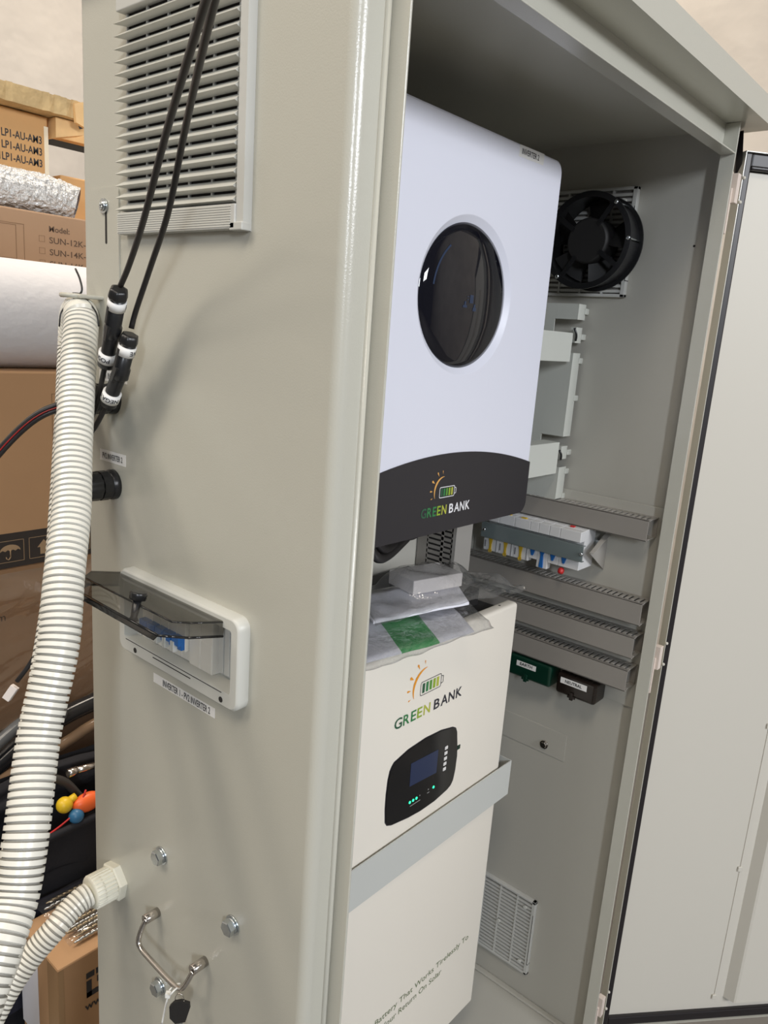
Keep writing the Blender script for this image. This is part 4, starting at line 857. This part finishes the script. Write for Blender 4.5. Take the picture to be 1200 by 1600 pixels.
# ------------------------------------------------------------------ fan and its grille plate, lower filter
def wall_filter(y0, y1, z0, z1, label, name):
    g = thing(name, label, 'vent filter', (0.93, (y0 + y1) / 2, z0))
    obj('filter_or_shade_backing', MB().box((0.9378, y0 + 0.006, z0 + 0.006), (0.9388, y1 - 0.006, z1 - 0.006)), MESHI, g)
    m = MB().box((0.929, y0, z0), (0.9405, y0 + 0.009, z1), bev=0.001).box((0.929, y1 - 0.006, z0), (0.9405, y1, z1), bev=0.001).box((0.929, y0, z0), (0.9405, y1, z0 + 0.006), bev=0.001).box((0.929, y0, z1 - 0.006), (0.9405, y1, z1), bev=0.001)
    obj('frame', m, ABS, g)
    obj('side_groove', MB().box((0.9285, y0 - 0.0002, z0 + 0.03), (0.9395, y0 + 0.0015, z0 + 0.0315)).box((0.9286, y0 + 0.0015, z0 + 0.03), (0.9294, y0 + 0.0027, z1 - 0.035)), DARK, g)
    m = MB()
    n_ = int((z1 - z0 - 0.012) / 0.0098)
    for k in range(n_): z = z0 + 0.0085 + k * 0.0098; m.box((0.931, y0 + 0.008, z), (0.9365, y1 - 0.005, z + 0.0052))
    for k in range(1, 5): yy = y0 + k * (y1 - y0) / 4.4; m.box((0.9300, yy, z0 + 0.005), (0.9365, yy + 0.0035, z1 - 0.005))
    obj('grille_bars', m, ABS, g)
    m = MB()
    for yy, zz in ((y0 + 0.025, z1 - 0.025), (y0 + 0.022, z0 + 0.028), (y0 + 0.09, z0 + 0.10)): m.cyl((0.931, yy, zz), (0.927, yy, zz), 0.0045, 14)
    obj('screw_boss', m, ABSW, g)
wall_filter(0.1745, 0.380, 1.7515, 1.9530, 'square light grey slotted plate behind the black fan', 'fan_grille')
wall_filter(0.1860, 0.392, 0.1740, 0.3770, 'square light grey slotted vent low on the right inner wall', 'vent_grille')
fan = thing('cooling_fan', 'round black metal axial fan mounted high on right inner wall', 'fan', (0.90, 0.235, 1.76))
fc = V((0.929, 0.238, 1.8495)); fa = V((-1, 0, 0))
def ringx(mb, r0, r1, x0, x1, seg=72, mi=0):
    for i in range(seg):
        a0, a1 = 2 * PI * i / seg, 2 * PI * (i + 1) / seg
        def q(x, r, a): return (x, fc.y + r * math.cos(a), fc.z + r * math.sin(a))
        for (xa, ra), (xb, rb) in (((x0, r0), (x0, r1)), ((x0, r1), (x1, r1)), ((x1, r1), (x1, r0)), ((x1, r0), (x0, r0))):
            mb.face([q(xa, ra, a0), q(xb, rb, a0), q(xb, rb, a1), q(xa, ra, a1)], mi, smooth=True)
    return mb
m = ringx(MB(), 0.078, 0.081, 0.872, 0.929); ringx(m, 0.078, 0.0885, 0.8705, 0.8735); ringx(m, 0.078, 0.0885, 0.9255, 0.9288)
obj('fan_housing', m, BLACK, fan)
obj('hub', MB().rev((0.925, fc.y, fc.z), (0.87, fc.y, fc.z), [(0, 0.042), (0.048, 0.042), (0.052, 0.038)], 40), MATT, fan)
for k in range(5):
    a = 2 * PI * k / 5 + 0.4; m = MB()
    def bl_(u_, v_, a=a):
        r = 0.041 + 0.034 * u_; th = a + (v_ - 0.5) * 0.85; return V((0.915 - 0.032 * v_, fc.y + r * math.cos(th), fc.z + r * math.sin(th)))
    m.grid(bl_, 4, 6); obj('fan_blade', m, MATT, fan)
for k in range(4):
    a = 2 * PI * k / 4 + 0.6; d = V((0, math.cos(a), math.sin(a))); c = V((0.8735, fc.y, fc.z))
    obj('strut', MB().obox(c + d * 0.058, (d, fa, d.cross(fa)), (0.024, 0.0012, 0.0045)), BLACK, fan)
for a in (math.radians(178), math.radians(-52), math.radians(128)):
    y, z = fc.y + 0.0838 * math.cos(a), fc.z + 0.0838 * math.sin(a)
    obj('spacer_screw', MB().cyl((0.929, y, z), (0.870, y, z), 0.0018, 10).rev((0.8705, y, z), (0.85, y, z), [(0, 0.0042), (0.002, 0.0040), (0.003, 0.002)], 14), ZINC, fan)

# ------------------------------------------------------------------ goods stacked behind, on the left
def carton(name, x0, x1, y0, y1, z0, z1, M_, label, parts=None):
    g = thing(name, label, 'carton', ((x0 + x1) / 2, (y0 + y1) / 2, z0))
    obj('body', MB().box((x0, y0, z0), (x1, y1, z1), bev=0.004), M_, g)
    return g
TY, UY, BYF = 1.73, 1.56, 1.30        # fronts of the top carton, the printed carton and the big cartons
ctop = carton('carton', 0.05, 0.564, TY, 2.10, 1.893, 2.160, CARDO, 'tan carton printed 1LP1-AU-AM3 under the weathered board')
m = MB()
for k in range(3): m.text('1LP1-AU-AM3', 0.027, (0.431, TY - 0.0006, 2.088 - k * 0.0295), FX, FU, width=0.115, bold=0.0004)
obj('lettering', m, INK, ctop)
obj('edge_tape', MB().box((0.553, TY - 0.0008, 1.89), (0.5645, TY, 2.135)).box((0.564, TY, 1.89), (0.565, TY + 0.03, 2.135)), mat('clear_tape_glint', (0.88, 0.80, 0.62), 0.3), ctop)
m = MB(); n_ = 40
for i in range(n_):
    x0 = 0.0 + 0.635 * i / n_; x1 = 0.0 + 0.635 * (i + 1) / n_; e0 = 0.009 * noise.noise(V((i * 0.9, 0, 0))); e1 = 0.009 * noise.noise(V(((i + 1) * 0.9, 0, 0)))
    m.prism([(x0, 1.672 + e0, 2.162), (x1, 1.672 + e1, 2.162), (x1, 1.668 + e1 * 0.5, 2.206 + e0 * 0.3), (x0, 1.668 + e0 * 0.5, 2.206 + e0 * 0.3)], (0, 0.5, 0))
bmesh.ops.remove_doubles(m.bm, verts=m.bm.verts, dist=1e-4)
obj('timber_board', m, WOOD, label='weathered timber board lying across the top carton', cat='board')
m = MB().prism([(0.572, 1.70, 2.108), (0.655, 1.70, 2.132), (0.655, 1.70, 2.150), (0.640, 1.70, 2.144), (0.633, 1.70, 2.160), (0.572, 1.70, 2.160)], (0, 0.05, 0))
m.prism([(0.610, 1.66, 2.150), (0.636, 1.66, 2.142), (0.645, 1.66, 2.158), (0.637, 1.66, 2.166), (0.655, 1.66, 2.196), (0.630, 1.66, 2.206), (0.606, 1.66, 2.196)], (0, 0.012, 0))
obj('timber_batten', m, WOODL, label='raw timber batten with splintered end under the board', cat='batten')
obj('dark_tray', MB().box((0.648, 1.90, 2.175), (1.10, 2.15, 2.212)), MATT, label='dark flat tray end showing beyond the timber batten', cat='tray')
obj('timber_strip', MB().box((0.58, 1.86, 2.142), (1.10, 1.895, 2.166), bev=0.002), WOODL, label='pale timber strip beneath the dark tray beside cabinet edge', cat='timber')
carton('carton', 0.602, 1.10, 1.74, 2.06, 1.893, 2.022, CARDO, 'orange-brown carton at cabinet edge behind the bubble wrap roll')
# bubble wrap roll
m = MB()
BC = V((0, 1.625, 1.944))
def bub(u_, v_):
    th = 2 * PI * v_; x = 0.05 + 0.555 * u_; r = 0.0515 * (1 - 0.16 * max(0, (u_ - 0.78) / 0.22) ** 2) + 0.004 * noise.noise(V((x * 60, math.cos(th) * 3.5, math.sin(th) * 3.5))) + 0.003 * noise.noise(V((x * 150, math.cos(th) * 9, math.sin(th) * 9)))
    return V((x - 0.016 * max(0, u_ - 0.8) * 5 + (0.024 * math.cos(th) + 0.012 * math.sin(th)) * max(0, u_ - 0.8) * 5, BC.y + r * math.cos(th), BC.z - 0.010 * max(0, (u_ - 0.78) / 0.22) + r * math.sin(th)))
m.grid(bub, 170, 72)
br = obj('bubble_wrap_roll', m, mat('silvery_bubble_wrap', (0.66, 0.66, 0.65), 0.25, 0.15, bump=1.0, bscale=70, bdist=0.02), label='silvery bubble wrap roll lying on the SUN-12K carton', cat='bubble wrap', loc=(0.3, 1.625, 1.893))
def bend_(u_, v_):
    th = 2 * PI * v_; r = 0.0395 + 0.0015 * noise.noise(V((th * 3, u_ * 9, 0))); return V((0.588 + 0.024 * math.cos(th) + 0.012 * math.sin(th) - 0.10 * u_, BC.y + r * math.cos(th), BC.z - 0.010 + r * math.sin(th)))
obj('roll_end_shade', MB().grid(bend_, 6, 40), mat('roll_hollow_shade', (0.16, 0.15, 0.16), 0.35, 0.3, bump=0.8, bscale=60, bdist=0.01), br)  # dark liner added inside the roll, its colour paints the hollow's shade
cm = carton('carton', -0.05, 1.10, UY, 2.06, 1.515, 1.8915, mat('grey_brown_cardboard', (0.40, 0.255, 0.155), 0.75, var=0.1, vscale=5), 'brown carton printed Model SUN-12K under the bubble wrap')
INKF = mat('faded_ink', (0.12, 0.075, 0.05), 0.7)
m = MB(); m.text('Model:', 0.020, (0.477, UY - 0.0005, 1.8475), FX, FU, width=0.055, bold=0.0003)
for k, s_ in enumerate(('SUN-12K-SG', 'SUN-14K-SG', 'SUN-16K-SG')): m.text(s_, 0.0215, (0.477, UY - 0.0005, 1.819 - k * 0.0298), FX, FU, width=0.128, bold=0.0002)
obj('lettering', m, INKF, cm)
def outline(mb, x0, x1, z0, z1, t_=0.0012, y=UY - 0.0005):
    return mb.box((x0, y, z0), (x1, y + 0.0004, z0 + t_)).box((x0, y, z1 - t_), (x1, y + 0.0004, z1)).box((x0, y, z0), (x0 + t_, y + 0.0004, z1)).box((x1 - t_, y, z0), (x1, y + 0.0004, z1))
m = MB(); outline(m, 0.25, 0.392, 1.77, 1.852); outline(m, 0.23, 0.412, 1.76, 1.856)
for k in range(3): outline(m, 0.450, 0.465, 1.820 - k * 0.0298, 1.835 - k * 0.0298, 0.0006)
obj('printed_diagram', m, mat('faint_print', (0.22, 0.13, 0.07), 0.7), cm)
# foam roll
rl = thing('foam_roll', 'thick white foam sheet roll lying between the brown cartons', 'foam roll', (0.3, 1.425, 1.508))
obj('foam_sheet', MB().rev((-0.35, 1.425, 1.6345), (1.0, 1.425, 1.6345), [(0, 0.120), (0.001, 0.1265), (1.34, 0.1265), (1.35, 0.120)], 90), FOAM, rl)
cbg = carton('carton', -0.30, 1.00, BYF, 2.06, 1.044, 1.508, CARD, 'large brown carton with black umbrella print band, behind the conduit')
obj('print_band', MB().box((-0.30, BYF - 0.0008, 1.046), (1.00, BYF, 1.131)), mat('black_print_band', (0.035, 0.028, 0.025), 0.6), cbg)
yu = BYF - 0.0014; m = MB()
for x0 in (0.195, 0.279, 0.363, 0.447): outline(m, x0, x0 + 0.072, 1.060, 1.113, 0.0011, yu)
ux, uz = 0.2345, 1.087
arcp = [(ux + 0.024 * math.cos(a), uz + 0.016 * math.sin(a)) for a in [PI * k / 12 for k in range(13)]]
pg = arcp + [p for k in range(4) for p in ((ux - 0.024 + 0.012 * k + 0.006, uz + 0.0035), (ux - 0.024 + 0.012 * (k + 1), uz))][:-1]
m.prism([(x, yu, z) for x, z in pg], (0, 0.0004, 0))
m.tube([(ux, yu, uz + 0.004), (ux, yu, uz - 0.014)], 0.0013, 6).tube(spline([(ux, yu, uz - 0.014), (ux - 0.004, yu, uz - 0.020), (ux - 0.009, yu, uz - 0.018), (ux - 0.010, yu, uz - 0.013)], 0.002), 0.0013, 6)
for k, pg in enumerate(([(0, 0), (0.018, 0), (0.018, 0.018), (0.025, 0.018), (0.009, 0.036), (-0.007, 0.018), (0, 0.018)], [(0, 0), (0.02, 0), (0.012, 0.016), (0.022, 0.036), (-0.003, 0.036), (0.008, 0.016)])):
    m.prism([(0.306 + 0.084 * k + a, yu, 1.068 + b) for a, b in pg], (0, 0.0004, 0))
obj('printed_symbols', m, mat('tan_symbol', (0.38, 0.26, 0.15), 0.7), cbg)
obj('flap_outline', outline(MB(), 0.345, 0.46, 1.34, 1.457, 0.0011, BYF - 0.0005), mat('fold_line', (0.20, 0.12, 0.06), 0.7), cbg)
cw = carton('carton', -0.30, 1.00, BYF + 0.02, 2.06, 0.62, 1.038, CARD, 'brown carton in stretch wrap below the umbrella carton')
obj('lettering', MB().text('m', 0.028, (0.205, BYF + 0.0192, 0.908), FX, FU), INKF, cw)
def wr(u_, v_):
    x = -0.25 + 1.2 * u_; z = 0.62 + 0.412 * v_
    q = noise.noise(V((x * 2.2, z * 24 - x * 8, 0))) + 0.5 * noise.noise(V((x * 5, z * 50 - x * 18, 7)))
    pf = max(0, 1 - abs(v_ - 0.86) * 7)
    return V((x, BYF + 0.004 - 0.020 * pf * (1 + 0.5 * noise.noise(V((x * 22, z * 26, 3)))) - 0.010 * abs(q) * (1.3 - v_), z + 0.004 * noise.noise(V((x * 9, 3, z * 9)))))
obj('stretch_wrap', MB().grid(wr, 120, 100), WRAP, cw)
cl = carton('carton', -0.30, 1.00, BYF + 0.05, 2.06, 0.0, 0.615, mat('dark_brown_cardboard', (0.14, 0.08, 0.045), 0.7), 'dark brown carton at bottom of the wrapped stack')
for k, (pts, r, lab) in enumerate((([(0.06, 1.2, 0.60), (0.15, 1.2, 0.662), (0.205, 1.2, 0.692), (0.25, 1.19, 0.70), (0.30, 1.18, 0.69)], 0.015, 'grey satin pipe curving up left of the large conduit'),
        ([(0.10, 1.22, 0.560), (0.22, 1.22, 0.632), (0.305, 1.22, 0.658), (0.39, 1.22, 0.672), (0.60, 1.22, 0.69)], 0.023, 'thick black plastic pipe crossing behind the conduit'),
        ([(0.06, 1.17, 0.535), (0.15, 1.18, 0.575), (0.30, 1.19, 0.605), (0.39, 1.19, 0.630), (0.60, 1.19, 0.66)], 0.014, 'glossy bronze-brown wrapped pipe just above the tool bag'))):
    obj('plastic_pipe', MB().tube(spline(pts, 0.015), r, 18), [mat('satin_grey_pipe', (0.12, 0.125, 0.13), 0.22), mat('gloss_black_pipe', (0.02, 0.02, 0.022), 0.2), mat('bronze_wrap', (0.20, 0.13, 0.08), 0.15)][k], label=lab, cat='pipe')
# network lead
nl = thing('network_cable', 'thin black network lead ending in a clear plug, behind the large conduit', 'cable', (-0.02, 0.65, 1.05))
obj('lead', MB().tube(spline([(0.02, 0.64, 1.17), (-0.005, 0.637, 1.134), (-0.023, 0.641, 1.104), (-0.040, 0.650, 1.077), (-0.058, 0.67, 1.04)], 0.005)[:23], 0.0036, 10), CABLE, nl)
pd_ = (V((-0.056, 0.660, 1.043)) - V((-0.040, 0.650, 1.072))).normalized()
obj('plug', MB().obox(V((-0.047, 0.654, 1.060)), (pd_, pd_.cross(V((0.74, 0.63, -0.2))).normalized(), pd_.cross(pd_.cross(V((0.74, 0.63, -0.2)))).normalized()), (0.0125, 0.0062, 0.0045), bev=0.001), CLEARP, nl)

# tool bag
bg_ = thing('tool_bag', 'open black canvas tool bag with navy side pocket, behind the small conduit', 'tool bag', (0.15, 1.15, 0.0))
m = MB()
def wallf(z0, z1, y, amp, sd):
    return lambda u_, v_: V((-0.25 + 0.85 * u_, y + amp * noise.noise(V((u_ * 4 + sd, v_ * 3, 0))), z0 + (z1 - z0) * v_ + 0.012 * v_ * noise.noise(V((u_ * 5, sd, 2)))))
m.grid(wallf(0.0, 0.515, 1.01, 0.015, 0), 30, 16).grid(wallf(0.0, 0.60, 1.15, 0.015, 5), 30, 16).grid(lambda u_, v_: V((-0.25 + 0.85 * u_, 1.01 + 0.14 * v_, 0.40 + 0.03 * noise.noise(V((u_ * 7, v_ * 4, 3))))), 30, 12)
obj('bag_body', m, FABRIC, bg_)
obj('pocket', MB().grid(lambda u_, v_: V((-0.05 + 0.60 * u_, 0.988 + 0.012 * noise.noise(V((u_ * 3, v_ * 3, 9))), 0.12 + 0.25 * v_)), 20, 8), FABN, bg_)
obj('rim', MB().tube(spline([(-0.25, 0.995, 0.505), (0.0, 0.99, 0.50), (0.15, 0.995, 0.507), (0.35, 0.99, 0.515), (0.6, 1.0, 0.51)], 0.02), 0.009, 10), FABRIC, bg_)
obj('flap', MB().grid(lambda u_, v_: V((-0.2 + 0.8 * u_, 1.13 - 0.03 * math.sin(v_ * 3) + 0.02 * noise.noise(V((u_ * 6, v_ * 4, 4))), 0.50 + 0.105 * v_ + 0.03 * noise.noise(V((u_ * 5, v_ * 2, 8))))), 40, 14), FABRIC, bg_)
def blob(c, r, sc=(1, 1, 1), stem=None):
    b = bmesh.new(); bmesh.ops.create_uvsphere(b, u_segments=24, v_segments=16, radius=r)
    for v in b.verts: v.co = V((v.co.x * sc[0], v.co.y * sc[1], v.co.z * sc[2])) + V(c)
    m_ = MB().add(b, smooth=True)
    if stem: m_.tube(stem[0], stem[1], 12)
    return m_
obj('plastic_piece', blob((0.213, 1.02, 0.556), 0.0185, stem=([(0.225, 1.02, 0.562), (0.240, 1.02, 0.566)], 0.009)), YEL, label='round yellow plastic cap in the tool bag', cat='cap')
obj('plastic_piece', blob((0.262, 1.01, 0.546), 0.027, (1.3, 0.7, 0.85)), ORANGE, label='large orange plastic cap at cabinet edge in the tool bag', cat='cap')
obj('plastic_piece', blob((0.230, 1.00, 0.530), 0.017), CYAN, label='dark blue plastic cap between the yellow and orange caps', cat='cap')
lead('red_wire', [(0.16, 1.0, 0.512), (0.20, 1.0, 0.525), (0.235, 1.0, 0.545), (0.26, 1.01, 0.58)], 0.0022, 'thin red wire curling beneath the yellow cap', RED)
lead('bag_hose', [(0.14, 1.07, 0.62), (0.19, 1.06, 0.615), (0.235, 1.06, 0.585), (0.27, 1.06, 0.53)], 0.010, 'dark grey flexible lead arching inside the tool bag', mat('dark_grey_hose', (0.05, 0.048, 0.045), 0.5))
obj('coax_plug', MB().cyl((0.232, 1.04, 0.618), (0.254, 1.04, 0.618), 0.010, 20).cyl((0.254, 1.04, 0.618), (0.30, 1.04, 0.612), 0.008, 20), CHROME, label='short silver threaded plug above the orange cap', cat='plug')

# lower carton in the corner with a packet of drill bits
lc = thing('carton', 'brown carton printed www, bottom left beside the cabinet', 'carton', (0.2, 0.95, 0.0))
LY, LX0 = 0.80, 0.082
def lbox(p): return p
obj('body', MB().box((LX0, LY, 0.0), (0.62, 0.97, 0.346), bev=0.004), CARD, lc)
obj('side_tape', MB().box((LX0 - 0.0008, LY + 0.0, 0.0), (LX0, LY + 0.045, 0.343)).box((LX0, LY - 0.0008, 0.0), (LX0 + 0.012, LY, 0.343)), CARDT, lc)
obj('shipping_label', MB().box((LX0 - 0.0012, LY + 0.09, 0.10), (LX0 - 0.0004, LY + 0.17, 0.30)), PAPER, lc)
m = MB()
yb_ = LY - 0.0012
m.box((0.142, yb_, 0.283), (0.160, yb_ + 0.0005, 0.297)).box((0.164, yb_, 0.283), (0.190, yb_ + 0.0005, 0.297))
m.box((0.142, yb_, 0.235), (0.1535, yb_ + 0.0005, 0.277)).box((0.142, yb_, 0.235), (0.190, yb_ + 0.0005, 0.248)).box((0.166, yb_, 0.262), (0.190, yb_ + 0.0005, 0.277))
m.text('www.', 0.026, (0.138, yb_, 0.205), FX, FU, bold=0.0004)
obj('lettering', m, INK, lc)
pk = thing('drill_bit_packet', 'clear packet of silvery twisted drill bits lying on the lower carton', 'drill bits', (0.22, 0.9, 0.347))
for k in range(14):
    y = 0.835 + k * 0.0112; x0 = 0.135 + 0.010 * (k % 3); m = MB(); P_ = [V((x0 + i * 0.003, y + 0.002 * math.sin(k), 0.3555 + 0.0012 * (k % 2))) for i in range(60)]
    n0 = 60; seg = 12; rings = []
    for i, p in enumerate(P_):
        tw_ = i * 0.75; rings.append([m.bm.verts.new(p + V((0, math.cos(tw_ + 2 * PI * j / seg), math.sin(tw_ + 2 * PI * j / seg))) * (0.0050 * (0.62 + 0.38 * abs(math.cos(2 * PI * j / seg))) * min(1, 0.25 + i * 0.2))) for j in range(seg)])
    for i in range(n0 - 1):
        for j in range(seg): m.bm.faces.new((rings[i][j], rings[i][(j + 1) % seg], rings[i + 1][(j + 1) % seg], rings[i + 1][j])).smooth = True
    obj('drill_bit', m, BRASS if k % 2 else ZINC, pk)
obj('packet', MB().grid(lambda u_, v_: wob(V((0.120 + 0.22 * u_, 0.822 + 0.170 * v_, 0.366)), 0.004, 30, 4), 24, 16), BAG, pk)
